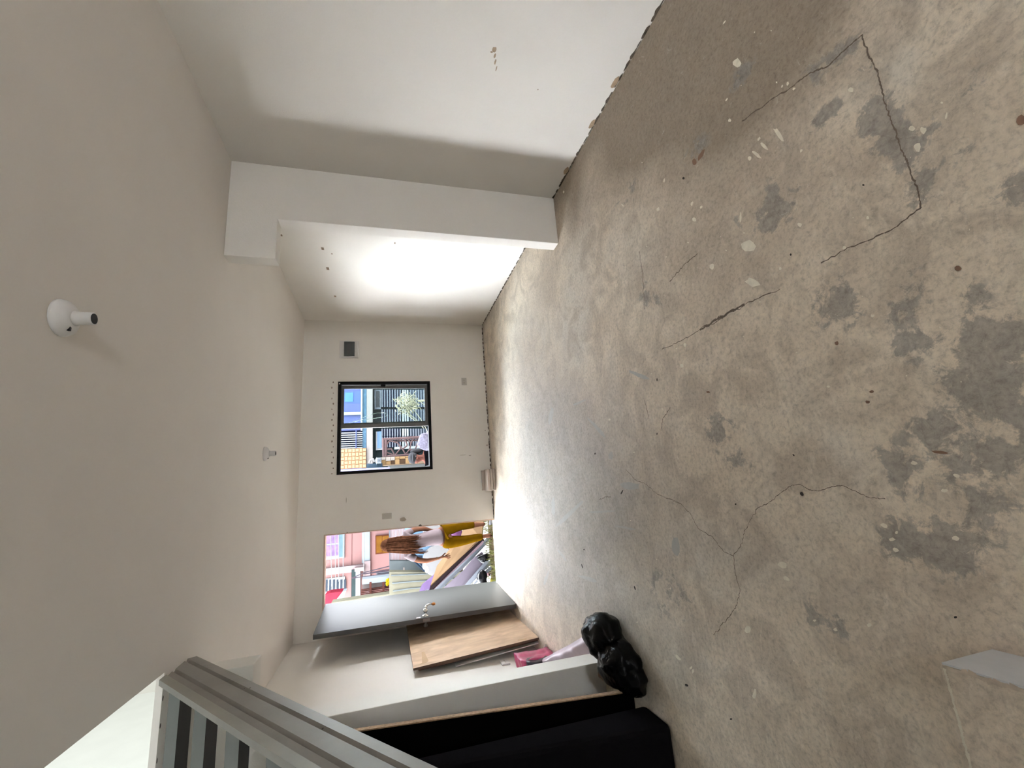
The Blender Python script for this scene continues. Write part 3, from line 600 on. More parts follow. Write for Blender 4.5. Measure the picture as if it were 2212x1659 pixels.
# ------------------------------------------------------------------ black bag
bgt = thing('bin_bag', 'glossy black plastic bin bag slumped on the floor against the left pier', 'bag', (-1.06, 2.83, 0))
def bag(c, r, seed, name, sc_=1):
    V, Fs, n1, n2 = [], [], 26, 40
    for i in range(n1 + 1):
        th = math.pi * i / n1
        for k in range(n2):
            q = 2 * math.pi * k / n2
            d = Vector((math.sin(th) * math.cos(q), math.sin(th) * math.sin(q), math.cos(th)))
            rr = 1 + .16 * noise.noise(d * 2.2 + Vector((seed, 0, 0))) + .10 * noise.ridged_multi_fractal(d * 2.6 + Vector((seed, 3, 0)), 1.0, 2.0, 3, 1.0, 2.0) * .5
            p = Vector((c[0] + d.x * r[0] * rr, c[1] + d.y * r[1] * rr, c[2] + d.z * r[2] * rr)); p.z = max(p.z, .004); V.append(p)
    for i in range(n1):
        for k in range(n2): Fs.append((i * n2 + k, (i + 1) * n2 + k, (i + 1) * n2 + (k + 1) % n2, i * n2 + (k + 1) % n2))
    return MB().add(V, Fs).build(name, M_bag, bgt, smooth=True)
c1, c2, c3 = at(1303, 1374, z=.10), at(1338, 1432, z=.08), at(1362, 1462, z=.06)
bag(c1, (.125, .16, .115), 1, 'bag_body'); bag(c2, (.13, .17, .11), 5, 'bag_fold'); bag(c3, (.09, .12, .08), 9, 'bag_fold')
# folded rim
def ring(pts, r, name, m=M_bag): return MB().tube(pts, r, 7).build(name, m, bgt, smooth=True)
ring([at(1270, 1350, y=2.86), at(1283, 1362, y=2.82), at(1298, 1385, y=2.74), at(1312, 1410, y=2.68), at(1322, 1440, y=2.62)], [.008, .011, .010, .009, .005], 'bag_rim', mat('grey_sheen_plastic', srgb(70, 70, 76), 0.25))
MB().plate([at(1264, 1366, y=2.87), at(1274, 1362, y=2.86), at(1270, 1385, y=2.84), at(1267, 1392, y=2.85)], (-.004, .003, 0)).build('white_scrap', mat('white_scrap', srgb(200, 205, 215), 0.5), bgt)
# ------------------------------------------------------------------ dark panels under the stair
def upright(name, label, cat): return thing(name, label, cat, (-1.5, 2.6, 0))
lp = upright('laminate_panel', 'black laminated panel with a raw brown particle-board edge, leaning on the left pier', 'panel')
zt_ = 1.75; yb, yt = 2.665, 2.925
dirv = Vector((0, yt - yb, zt_)).normalized(); nn = Vector((0, dirv.z, -dirv.y))
a = Vector((-1.22, yb, .004)); b = a + dirv * 1.74
mb = MB(); mb.plate([a, b, b + Vector((-.52, 0, 0)), a + Vector((-.52, 0, 0))], nn * .032); pn = mb.build('panel', M_black, lp)
MB().plate([a + Vector((.0004, 0, 0)), a + nn * .032 + Vector((.0004, 0, 0)), b + nn * .032 + Vector((.0004, 0, 0)), b + Vector((.0004, 0, 0))], (.006, 0, 0)).build('raw_edge', M_raw, lp, label='raw brown particle-board edge')
MB().box(-1.25, -1.20, 2.90, 3.02, .004, .06).build('brick_chock', mat('brown_offcut', srgb(95, 75, 58), .9), lp)
bp = upright('padded_slab', 'black fabric-covered padded slab with rounded corners standing on the floor under the stair', 'padded slab')
mb = MB()
pts = [(2.30, .003), (2.545, .003), (2.565, 1.55), (2.47, 1.55)]
mb.plate([(-1.235, y, z) for y, z in pts], (-.50, 0, 0)); mb.build('slab', M_blackfab, bp, bevel=.025, smooth=False)
# ------------------------------------------------------------------ outdoors: ground
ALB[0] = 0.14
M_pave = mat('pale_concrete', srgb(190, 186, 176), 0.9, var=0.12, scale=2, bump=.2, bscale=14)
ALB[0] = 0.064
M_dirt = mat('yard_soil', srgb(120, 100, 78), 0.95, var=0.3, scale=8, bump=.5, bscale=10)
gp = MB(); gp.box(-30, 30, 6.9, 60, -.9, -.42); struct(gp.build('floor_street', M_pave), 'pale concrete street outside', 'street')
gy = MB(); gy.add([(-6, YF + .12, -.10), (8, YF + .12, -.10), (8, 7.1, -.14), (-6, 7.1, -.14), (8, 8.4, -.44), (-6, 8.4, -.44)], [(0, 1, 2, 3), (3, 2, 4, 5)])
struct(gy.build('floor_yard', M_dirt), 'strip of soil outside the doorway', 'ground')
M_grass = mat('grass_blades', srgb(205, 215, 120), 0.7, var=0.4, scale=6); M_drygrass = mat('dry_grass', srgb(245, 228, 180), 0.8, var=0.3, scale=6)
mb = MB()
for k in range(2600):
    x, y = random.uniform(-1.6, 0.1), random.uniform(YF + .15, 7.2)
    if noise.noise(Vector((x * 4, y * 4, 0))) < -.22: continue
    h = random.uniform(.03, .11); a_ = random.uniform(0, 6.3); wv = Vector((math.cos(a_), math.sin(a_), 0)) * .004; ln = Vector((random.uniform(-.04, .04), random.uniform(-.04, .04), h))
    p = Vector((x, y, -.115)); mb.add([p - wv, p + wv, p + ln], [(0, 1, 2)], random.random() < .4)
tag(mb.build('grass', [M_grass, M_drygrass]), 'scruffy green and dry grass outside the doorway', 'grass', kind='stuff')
for k, (px, py, m_) in enumerate(((1062, 1127, 'w'), (1064, 1255, 'y'), (1056, 1238, 'p'))):
    c_ = at(px, py, z=-.08); cc = {'w': (srgb(225, 225, 235), 'white plastic scrap on the grass just outside the right door jamb'), 'y': (srgb(190, 175, 70), 'yellowish leaf litter scrap outside the doorway by the door foot'), 'p': (srgb(215, 165, 170), 'pink flowery scrap lying by the black outdoor bag')}[m_]
    o = crumple(MB().ell(c_, (.05, .05, .03), n=8), .03, 20, k).build('litter_scrap', mat('scrap' + m_, cc[0], .5)); tag(o, cc[1], 'litter')
# ------------------------------------------------------------------ outdoors: leaning boards behind the woman
M_tan = mat('tan_board', srgb(196, 158, 120), 0.6, var=0.10, scale=3, bump=.1); M_lav = mat('lavender_foam', srgb(172, 160, 176), 0.7, var=0.05)
M_wfoam = mat('white_foam', srgb(205, 212, 225), 0.6, var=0.05); M_dkcard = mat('dark_card', srgb(62, 50, 52), 0.7, var=.2, scale=10); M_pinkfoam = mat('pink_foam', srgb(215, 180, 190), 0.7, var=.06); M_violet = mat('violet_sheet', srgb(180, 150, 205), 0.6)
def sheet(name, label, pts, m_, th=.02, cat='board'):
    P_ = [at(a, b, y=c) for a, b, c in pts]; nr_ = (P_[1] - P_[0]).cross(P_[-1] - P_[0]).normalized()
    if nr_.y < 0: nr_ = -nr_
    o = MB().plate(P_, nr_ * th).build(name, m_); return tag(o, label, cat)
sheet('tan_board', 'large tan board leaning outside behind the woman, on top of the stack', [(1040, 1163, 7.15), (930, 1264, 7.65), (944, 1222, 8.0), (969, 1189, 7.9), (1004, 1139, 7.75), (1005, 1122, 7.7), (1045, 1118, 7.5)], M_tan, .02)
sheet('dark_sheet', 'dark brown card sheet under the tan board', [(1047, 1168, 7.10), (925, 1283, 7.60), (930, 1264, 7.68), (1040, 1160, 7.17)], M_dkcard, .012)
sheet('pink_sheet', 'pale pink foam sheet between dark card and white foam in the leaning stack', [(1052, 1172, 7.05), (1000, 1228, 7.3), (930, 1285, 7.55), (918, 1292, 7.6), (960, 1250, 7.4), (1043, 1168, 7.1)], M_pinkfoam, .012)
sheet('white_sheet', 'long white foam sheet with its end by her left foot', [(1061, 1160, 6.98), (1056, 1170, 6.98), (1020, 1208, 7.12), (930, 1294, 7.45), (905, 1305, 7.5), (950, 1262, 7.3), (1040, 1178, 7.02), (1052, 1160, 7.0)], M_wfoam, .014)
sheet('lavender_panel', 'broad lavender-grey panel at the front of the leaning stack', [(1041, 1192, 6.95), (1051, 1210, 6.95), (1005, 1262, 7.1), (960, 1300, 7.25), (925, 1300, 7.3), (1001, 1232, 7.1), (1022, 1206, 7.0)], M_lav, .014)
sheet('white_sheet', 'lower short white foam sheet under the lavender panel', [(1058, 1212, 6.88), (1062, 1218, 6.88), (1010, 1268, 7.0), (985, 1290, 7.05), (990, 1280, 7.06), (1048, 1213, 6.92)], M_wfoam, .016)
sheet('white_sheet', 'lowest white foam sheet in the leaning stack, beside the black outdoor bag', [(1061, 1222, 6.84), (1062, 1230, 6.84), (1030, 1258, 6.9), (1000, 1290, 6.96), (1040, 1240, 6.88)], M_wfoam, .014)
sheet('violet_sheet', 'thin violet sheet behind the upper end of the tan board', [(944, 1235, 8.1), (912, 1262, 8.0), (900, 1290, 7.9), (925, 1290, 7.8), (955, 1240, 8.0)], M_violet, .01)
sheet('white_sheet', 'pointed white scrap sheet at the left end of the leaning stack', [(925, 1272, 7.8), (895, 1288, 7.8), (880, 1305, 7.8), (905, 1303, 7.7)], M_wfoam, .01)
o = crumple(MB().ell(at(1042, 1250, y=6.80), (.13, .10, .07), n=14), .03, 12).build('black_bag', M_bag, smooth=True); tag(o, 'small black bag on the grass outside, below the white foam sheets', 'bag')
o = crumple(MB().ell(at(1045, 1205, y=6.98), (.07, .06, .10), n=10), .03, 12).build('black_bag', M_bag, smooth=True); tag(o, 'black bag scrap behind the lavender panel beside the grass', 'bag')
o = crumple(MB().ell(at(986, 1152, y=7.4), (.10, .06, .09), n=12), .03, 9).build('pink_cloth', mat('pink_cloth', srgb(205, 140, 200), .7), smooth=True); tag(o, 'bright pink cloth bundle seen between the woman\'s legs', 'cloth')
# ------------------------------------------------------------------ the woman in the doorway
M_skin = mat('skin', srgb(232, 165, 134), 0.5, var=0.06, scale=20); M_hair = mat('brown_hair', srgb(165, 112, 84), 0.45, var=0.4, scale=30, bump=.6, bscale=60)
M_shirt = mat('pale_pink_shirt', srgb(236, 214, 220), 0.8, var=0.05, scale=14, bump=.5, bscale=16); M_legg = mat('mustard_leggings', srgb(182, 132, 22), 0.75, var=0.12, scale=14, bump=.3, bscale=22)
def skin(name, verts, edges, m_, parent, sub=2, root=0):
    me = bpy.data.meshes.new(name); me.from_pydata([tuple(v[0]) for v in verts], edges, []); me.materials.append(m_)
    o = bpy.data.objects.new(name, me); C.objects.link(o)
    o.modifiers.new('skin', 'SKIN'); sv = me.skin_vertices[0].data if me.skin_vertices else None
    if sv is None:
        bm = bmesh.new(); bm.from_mesh(me); bm.verts.layers.skin.verify(); bm.to_mesh(me); bm.free(); sv = me.skin_vertices[0].data
    for k, v in enumerate(verts):
        r = v[1] if isinstance(v[1], (tuple, list)) else (v[1], v[1]); sv[k].radius = r; sv[k].use_root = (k == root)
    o.modifiers['skin'].use_smooth_shade = True
    s_ = o.modifiers.new('sub', 'SUBSURF'); s_.levels = sub; s_.render_levels = sub
    if parent is not None:
        o.parent = parent; o.location = -parent.location
    return o
YW = 6.62
def W(px, py, dy=0): return at(px, py, y=YW + dy)
wm = thing('person', 'woman seen from behind in the doorway, long brown hair, pale pink T-shirt and mustard leggings', 'person', (-.72, YW, -.115))
bv = [(W(950, 1158), (.135, .10)), (W(932, 1161), (.095, .07)), (W(900, 1170), (.115, .08)), (W(880, 1174), (.14, .08)), (W(868, 1175), (.055, .055)), (W(856, 1176), (.045, .045)),
      (W(846, 1177), (.07, .075)), (W(836, 1178), (.083, .09)), (W(828, 1179), (.05, .055)),
      # right arm (towards the jamb): shoulder, elbow, wrist, hand
      (W(877, 1151), (.048, .048)), (W(900, 1143), (.038, .038)), (W(918, 1142, .02), (.032, .032)), (W(935, 1147, .12), (.022, .022)),
      # left arm
      (W(880, 1200), (.048, .048)), (W(903, 1210), (.040, .040)), (W(920, 1212, .01), (.035, .035)), (W(948, 1206, .0), (.020, .018)), (W(955, 1204, .0), (.026, .012)), (W(961, 1203, .0), (.026, .011)),
      # legs
      (W(965, 1143), (.085, .085)), (W(995, 1136, .02), (.055, .055)), (W(1022, 1134, .03), (.042, .045)), (W(1037, 1133, .03), (.026, .03)), (W(1045, 1133, .02), (.03, .03)),
      (W(968, 1172), (.088, .088)), (W(1005, 1167, .0), (.058, .058)), (W(1030, 1161, .0), (.042, .045)), (W(1050, 1158, 0), (.026, .028)), (W(1059, 1157, 0), (.03, .03)),
      (W(1045, 1131, -.02) + Vector((.0, .17, -.015)), (.032, .018)), (W(1060, 1156, 0) + Vector((-.02, .16, -.015)), (.032, .018))]
be = [(0, 1), (1, 2), (2, 3), (3, 4), (4, 5), (5, 6), (6, 7), (7, 8), (3, 9), (9, 10), (10, 11), (11, 12), (3, 13), (13, 14), (14, 15), (15, 16), (16, 17), (17, 18),
      (0, 19), (19, 20), (20, 21), (21, 22), (22, 23), (0, 24), (24, 25), (25, 26), (26, 27), (27, 28), (23, 29), (28, 30)]
def fingers(base_idx, specs):
    for pts, r in specs:
        prev = base_idx
        for k, p in enumerate(pts):
            bv.append((p, r * (1 - .12 * k))); be.append((prev, len(bv) - 1)); prev = len(bv) - 1
fingers(18, [([W(967, 1197.5), W(971, 1196.2)], .0085), ([W(967.5, 1200.5), W(973, 1200)], .0085), ([W(967.5, 1203.5), W(973.5, 1203.8)], .0085), ([W(966.5, 1206.2), W(971, 1207)], .008)])
fingers(17, [([W(959, 1197), W(963, 1194.5)], .0095)])
fingers(12, [([W(941, 1150, .14), W(945, 1152, .15)], .009), ([W(941, 1147.5, .15), W(946, 1149, .16)], .009), ([W(940, 1145, .16), W(945, 1146, .17)], .009), ([W(939, 1143, .15), W(943, 1143, .16)], .008), ([W(937, 1151, .11), W(940, 1154, .11)], .009)])
body = skin('body', bv, be, M_skin, wm, 2)
# shirt
sv_ = [(W(959, 1157), (.162, .135)), (W(944, 1160), (.155, .125)), (W(925, 1163), (.13, .105)), (W(900, 1170), (.14, .105)), (W(881, 1174), (.15, .095)), (W(869, 1175), (.075, .06)), (W(878, 1152), (.066, .06)), (W(896, 1144), (.062, .058)), (W(880, 1199), (.066, .06)), (W(900, 1208), (.06, .056))]
skin('shirt', sv_, [(0, 1), (1, 2), (2, 3), (3, 4), (4, 5), (4, 6), (6, 7), (4, 8), (8, 9)], M_shirt, wm, 2)
lg = [(W(942, 1158), (.140, .11)), (W(964, 1144), (.098, .098)), (W(995, 1136, .02), (.066, .066)), (W(1020, 1134, .03), (.052, .055)), (W(1026, 1133.5, .03), (.045, .047)), (W(968, 1172), (.10, .10)), (W(1005, 1167), (.070, .070)), (W(1032, 1161), (.054, .056)), (W(1045, 1159), (.047, .049))]
skin('leggings', lg, [(0, 1), (1, 2), (2, 3), (3, 4), (0, 5), (5, 6), (6, 7), (7, 8)], M_legg, wm, 2)
# hair: cap plus hanging locks
hr = MB(); hc_ = W(838, 1178, -.012)
hr.ell(hc_, (.085, .098, .10), n=16)
for k in range(60):
    u_ = random.uniform(-1, 1); w_ = random.uniform(-.5, .5); ln = random.uniform(.30, .46) + (.08 if u_ < -.3 else 0)
    p = hc_ + Vector((.075 * u_, -.055 - .03 * (1 - abs(u_)) + .01 * w_, .03 - .03 * abs(u_)))
    q1 = p + Vector((.02 * u_, -.018, -.12)); q2 = p + Vector((.03 * u_ - .01, -.035 - .02 * random.random(), -.24)); q3 = p + Vector((.045 * u_ - .02 + random.uniform(-.015, .015), -.035, -ln))
    hr.tube([p, q1, q2, q3], [.017, .016, .012, .003], 6)
for s_ in (-1, 1):
    for k in range(8):
        p = hc_ + Vector((.072 * s_, -.03 + .018 * k * .7, .0)); hr.tube([p, p + Vector((.008 * s_, -.01, -.10)), p + Vector((.02 * s_, -.04, -.2)), p + Vector((.045 * s_ - .02, -.06, -.33 - .02 * k * (s_ < 0)))], [.016, .017, .013, .004], 6)
hr.build('hair', M_hair, wm, smooth=True, label='long loose brown hair down her back')
for s_ in (-1, 1): MB().ell(hc_ + Vector((.088 * s_, .012, -.022)), (.010, .018, .028), n=8).build('ear', M_skin, wm, smooth=True)
MB().ell(hc_ + Vector((0, .108, -.03)), (.014, .02, .022), n=8).build('nose', M_skin, wm, smooth=True)
for s_ in (-1, 1): MB().ell(hc_ + Vector((.032 * s_, .096, -.005)), (.013, .010, .008), n=8).build('eye', M_white, wm, smooth=True)
MB().ell(hc_ + Vector((0, .098, -.062)), (.022, .010, .007), n=8).build('mouth', mat('lips', srgb(165, 85, 80), .5), wm, smooth=True)
MB().lathe([(.021, -.004), (.024, 0), (.021, .004)], W(944, 1206.5), W(955, 1204) - W(935, 1209), 14).build('bracelet', mat('gold', srgb(220, 190, 140), .3), wm)
# ------------------------------------------------------------------ outdoors through the doorway: retaining wall, fence, car, pink house
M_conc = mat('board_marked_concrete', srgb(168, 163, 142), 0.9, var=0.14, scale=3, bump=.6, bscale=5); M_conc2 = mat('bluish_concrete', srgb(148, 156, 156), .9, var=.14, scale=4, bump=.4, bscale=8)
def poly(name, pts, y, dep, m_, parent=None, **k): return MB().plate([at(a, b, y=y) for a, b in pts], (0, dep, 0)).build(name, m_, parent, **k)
rw = poly('retaining_wall', [(841, 1236), (841, 1283), (716, 1302), (700, 1360), (1010, 1360), (1010, 1236)], 10.2, .3, M_conc)
tag(rw, 'pale board-marked concrete retaining wall climbing to the left outside', 'wall')
for k in range(3):
    mb = MB(); 
    mb.tube([at(845 + 2 * k, 1243 + 17 * k, y=10.19), at(900 - 6 * k, 1241 + 15 * k, y=10.19), at(985, 1236 + 14 * k, y=10.19)], .016, 5); mb.build('form_line', M_conc2, rw)
cw = poly('low_concrete_wall', [(842, 1212), (842, 1237), (1000, 1237), (1000, 1200), (930, 1212)], 10.9, .25, M_conc2); tag(cw, 'bluish concrete wall under the picket fence', 'wall')
poly('weep_hole', [(871, 1226), (871, 1236), (874, 1236), (874, 1226)], 10.895, .003, M_darkchip, cw)
fe = thing('slatted_fence', 'white slatted fence on the concrete wall behind the woman', 'fence', (at(860, 1180, y=11.1).x, 11.1, 1.0))
M_fw = mat('white_fence_paint', srgb(214, 216, 224), .6)
for k in range(13): MB().box(*(lambda r: (r[0], r[1], 11.1, 11.13, r[2], r[3]))(rect(844 + k * 3.1, 845.7 + k * 3.1, 1100, 1212, 11.1))).build('slat', M_fw, fe)
for py in (1125, 1168, 1211): MB().box(*(lambda r: (r[0], r[1], 11.13, 11.17, r[2], r[3]))(rect(843, 884, py, py + 4, 11.13))).build('post', M_fw, fe)
MB().box(*(lambda r: (r[0], r[1], 11.08, 11.16, r[2], r[3]))(rect(840.5, 843, 1090, 1238, 11.1))).build('top_rail', mat('rail_grey', srgb(150, 155, 165), .5), fe)
pf = poly('pale_shed_wall', [(935, 1205), (935, 1228), (975, 1228), (975, 1200)], 11.0, .1, mat('pale_boards', srgb(205, 208, 205), .8)); tag(pf, 'pale low hoarding beside the parked blue car', 'hoarding')
# car
car = thing('car', 'pale blue parked car behind the woman, partly hidden', 'car', (at(920, 1210, y=9.6).x, 9.9, -.42))
M_car = mat('pale_blue_car_paint', srgb(135, 170, 200), .25, var=.02); M_carw = mat('car_window', srgb(60, 72, 88), .1)
cy = 9.4
def cp(px, py): return at(px, py, y=cy)
prof = [(935, 1222), (926, 1236), (921, 1235), (912, 1230), (900, 1219), (888, 1206), (882, 1200), (880, 1120), (935, 1120)]
MB().plate([cp(a, b) for a, b in prof], (0, 1.5, 0)).build('car_body', M_car, car, bevel=.04, smooth=False)
MB().plate([cp(a, b) - Vector((0, .004, 0)) for a, b in [(906, 1217), (912, 1224), (912, 1200), (893, 1200)]], (0, -.004, 0)).build('side_window', M_carw, car)
MB().plate([cp(a, b) - Vector((0, .004, 0)) for a, b in [(913, 1215), (914, 1233), (925, 1233), (926, 1218)]], (0, -.02, 0)).build('grille', M_carw, car)
for a_, b_ in ((917, 1222), (922, 1229)): MB().ell(cp(a_, b_) - Vector((0, .02, 0)), (.07, .03, .04), n=10).build('headlamp', M_white, car)
for py in (1140, 1210): MB().lathe([(.29, 0), (.30, .05), (.29, .16)], at(945, py, y=cy + .0) + Vector((0, -.04, 0)), Y_, 18).build('wheel', M_dark, car)
MB().tube([cp(889, 1206) - Vector((0, .01, 0)), cp(904, 1222) - Vector((0, .01, 0)), cp(918, 1234) - Vector((0, .01, 0))], .018, 6).build('hood_seam', M_carw, car)
# pink house
hs = thing('house', 'pink rendered house across the street seen through the doorway', 'house', (at(780, 1200, y=14).x, 16, -.42))
YH = 14.0
M_hpink = mat('pink_render', srgb(214, 165, 160), .85, var=.04, scale=1); M_hband = mat('light_pink_band', srgb(226, 200, 200), .85, var=.03)
M_hwhite = mat('house_white', srgb(205, 214, 220), .8, var=.03); M_curt = mat('violet_curtain', srgb(176, 146, 190), .7, var=.25, scale=9); M_wood = mat('ochre_wood', srgb(172, 118, 55), .7, var=.25, scale=5)
ha = at(780, 1335, y=YH).x; hb = at(780, 1090, y=YH).x
MB().box(ha, hb, YH, YH + 4, -.42, 5.2).build('wall', M_hpink, hs)
MB().box(ha - .3, hb + .3, YH - .5, YH + 4.3, 5.2, 5.4).build('roof', M_hband, hs)
def hrect(name, a, b, c_, d, m_, off=.03, dep=.03, parent=None):
    mb = MB(); prect(mb, a, b, c_, d, YH - off, dep); return mb.build(name, m_, parent or hs)
hrect('ledge', 787, 800, 1212, 1330, M_hband, .10, .10)
hrect('ledge', 700, 787.5, 1224, 1238, M_hband, .14, .14)
hrect('pilaster', 782, 799, 1100, 1216, M_hwhite, .06, .06)
for a in (759, 802): hrect('drip_groove', a, a + 1.0, 1110, 1300, mat('groove_pink', srgb(180, 128, 126), .8), .012, .012)
wi = hrect('window', 690, 744, 1150, 1208, M_hwhite, .05, .05)
hrect('pane', 690, 731, 1150, 1175, M_curt, .06, .008, wi); hrect('pane', 690, 731, 1178, 1202, M_curt, .06, .008, wi); hrect('sill', 732, 741, 1152, 1203, mat('sill_green', srgb(140, 170, 180), .6), .065, .012, wi)
sh = hrect('shutter', 811, 840, 1156, 1196, mat('ochre_frame', srgb(140, 85, 60), .7), .05, .05)
hrect('shutter_board', 813, 825, 1158, 1194, M_wood, .06, .01, sh); hrect('shutter_board', 826, 840, 1158, 1194, M_wood, .06, .01, sh)
wg = hrect('window', 700, 745, 1248, 1282, M_hwhite, .05, .05)
for k in range(6): hrect('pane', 703 + k * 8, 707.5 + k * 8, 1252, 1278, mat('dark_pane', srgb(90, 98, 110), .3), .06, .008, wg)
cl_ = hrect('column', 768, 778, 1232, 1300, M_hwhite, .30, .2); hrect('column_cap', 766, 786, 1226, 1234, M_hband, .34, .28)
hrect('column', 759, 768, 1231, 1300, mat('dark_green_gate', srgb(84, 98, 98), .6), .2, .06)
vt = hrect('louvre_vent', 813, 841, 1236, 1252, mat('vent_grey', srgb(150, 150, 158), .6), .08, .08)
for k in range(5): hrect('louvre', 815, 841, 1237.5 + k * 3, 1239 + k * 3, mat('louvre_dark', srgb(70, 70, 78), .6), .09, .008, vt)
# red car / awning at far left and white kerb
aw = poly('red_awning', [(702, 1285), (712, 1281), (740, 1278), (726, 1296), (712, 1312), (700, 1318)], 11.5, .4, mat('red_cloth', srgb(196, 70, 88), .6, var=.1)); tag(aw, 'red sloping awning at the top left of the doorway view', 'awning')
a_ = at(715, 1300, y=11.7); MB().tube([a_, Vector((a_.x, 11.7, -.42))], .03, 8).build('pole', M_hwhite, aw)
poly('awning_edge', [(740, 1278), (748, 1276), (742, 1290), (722, 1308), (712, 1312), (726, 1296)], 11.48, .3, M_hwhite, aw)
# bench-like railings on the wall top
bn = thing('garden_seat', 'brown slatted seat with pale top standing on the retaining wall', 'seat', (at(810, 1265, y=10.8).x, 10.8, 1.3))
M_bw = mat('reddish_wood', srgb(140, 88, 78), .7, var=.1)
def brect(name, a, b, c_, d, m_, y=10.75, dep=.05):
    mb = MB(); prect(mb, a, b, c_, d, y, dep); return mb.build(name, m_, bn)
brect('back_panel', 783, 842, 1258, 1272, mat('grey_pink_panel', srgb(172, 158, 154), .8), 10.83)
brect('top_board', 782, 842, 1248, 1259, M_hwhite, 10.7, .3)
for k in range(4): brect('slat', 780, 842, 1270 + k * 3.2, 1271.6 + k * 3.2, M_bw)
for a in (798, 826): brect('leg', a, a + 4.5, 1257, 1282, M_bw, 10.69)
fp = thing('flower_clump', 'yellow flowers at the corner of the retaining wall', 'flowers', at(841, 1256, y=10.6))
mb = MB()
for k in range(14): mb.ell(at(839 + random.uniform(-4, 3), 1257 + random.uniform(-5, 6), y=10.55), (.035, .02, .03), n=5)
mb.build('blossoms', mat('yellow_petal', srgb(235, 200, 40), .6), fp)
for k, (px, a, b, lean_) in enumerate(((714.5, 1130, 1262, 2), (724, 1130, 1262, 1), (732, 1130, 1250, 0), (741.5, 1130, 1250, 0), (786, 1130, 1240, 0))):
    o = MB().tube([at(px, a - 25, y=13.99), at(px, a, y=12.5), at(px + lean_ * .5, (a + b) / 2, y=12.5), at(px + lean_, b, y=12.5), at(px + lean_, b + 6, y=13.99)], .009, 5).build('overhead_cable', M_dark)
    tag(o, ['highest', 'second highest', 'third highest', 'fourth highest', 'lowest'][k] + ' thin dark overhead cable crossing the pink house', 'cable', 'cables across the pink house')
for k, pts in enumerate(([(760, 1249), (790, 1236), (842, 1223)], [(785, 1240), (842, 1230)])):
    q_ = [at(a, b, y=12.0 + .15 * k) for a, b in pts]; o = MB().tube(q_, .013, 5).tube([q_[0], Vector((q_[0].x, q_[0].y, -.42))], .013, 5).build('handrail', mat('grey_rail', srgb(120, 108, 118), .5)); tag(o, ['upper', 'lower'][k] + ' thin sloping stair handrail in front of the pink house', 'handrail')
# ------------------------------------------------------------------ outdoors through the window
YN = 10.5
nh = thing('neighbour_house', 'blue and grey neighbouring house seen through the window', 'house', (at(800, 930, y=YN).x, 12, -.42))
na, nb = at(800, 1060, y=YN).x, at(800, 790, y=YN).x
M_nb = mat('slate_blue_render', srgb(120, 130, 190), .8, var=.06, scale=2); M_ng = mat('green_grey_render', srgb(50, 60, 62), .8, var=.1); M_beige = mat('beige_beam', srgb(186, 180, 176), .8, var=.04)
M_teal = mat('teal_band', srgb(120, 160, 190), .7, var=.2, scale=12); M_bar = mat('grey_louvre', srgb(150, 158, 170), .5, var=.05); M_nd = mat('night_blue_glass', srgb(32, 36, 60), .3, var=.2, scale=5)
def nrect(name, a, b, c_, d, m_, off=.03, dep=.03, parent=None):
    mb = MB(); prect(mb, a, b, c_, d, YN - off, dep); return mb.build(name, m_, parent or nh)
z1 = at(783, 930, y=YN).z; z2 = at(806, 930, y=YN).z
MB().box(na, nb, YN, YN + 3, z1, 4.6).build('upper_wall', M_nb, nh); MB().box(na, nb, YN, YN + 3, -.42, z1).build('lower_wall', M_ng, nh)
nrect('teal_band', 783, 791.5, 790, 1003, M_teal, .03, .03); nrect('beam', 792, 805, 790, 1060, M_beige, .25, .25); nrect('white_ledge', 779.5, 783, 790, 930, M_hwhite, .08, .08)
up_ = nrect('window', 741, 780, 845, 892, mat('blue_frame', srgb(110, 130, 200), .5), .03, .03); nrect('pane', 745, 763, 848, 868, mat('pale_blue_pane', srgb(110, 160, 205), .2), .04, .008, up_); nrect('pane', 745, 779, 872, 890, M_nb, .04, .008, up_)
nrect('white_ledge', 741, 781, 890, 896, M_hwhite, .06, .04)
bg_ = nrect('balcony_back', 732, 783, 930, 970, M_nd, .02, .02)
for k in range(8): nrect('balustrade_bar', 732, 783, 934 + k * 4.6, 936 + k * 4.6, M_hwhite, .08, .03)
nrect('rail', 768, 770, 930, 970, M_nb, .1, .03)
# louvred windows: dark glass with pale bars that run across
for (y0, y1) in ((842, 879), (884, 912), (926, 942), (943, 966)):
    x0_ = 808 if y0 < 880 else 814
    wn_ = nrect('louvre_window', 822, 866, y0, y1, M_nd, .03, .03)
    for k in range(8): nrect('louvre', 824 + k * 5.6, 826.8 + k * 5.6, y0, y1, M_bar, .06, .02, wn_)
    wn2 = nrect('louvre_window', 884, 925, y0, y1, mat('blue_grey_glass', srgb(80, 95, 115), .3), .03, .03)
    for k in range(7): nrect('louvre', 886 + k * 5.6, 889 + k * 5.6, y0, y1, M_bar, .06, .02, wn2)
    for k in range(3): nrect('white_rail', 869 + k * 5, 872.5 + k * 5, y0, y1, M_hwhite, .07, .03)
gr_ = nrect('grille_panel', 809, 823, 842, 884, M_bar, .06, .03); nrect('mesh_inset', 812, 820, 845, 879, mat('mesh_dark', srgb(95, 98, 102), .6), .07, .01, gr_)
lw = nrect('side_window', 812, 826, 932, 972, M_hwhite, .05, .03); nrect('pane', 815, 824, 932, 968, mat('sky_pane', srgb(150, 190, 240), .2), .06, .01, lw)
nrect('shelf_white', 852, 918, 964, 969, M_hwhite, .10, .05)
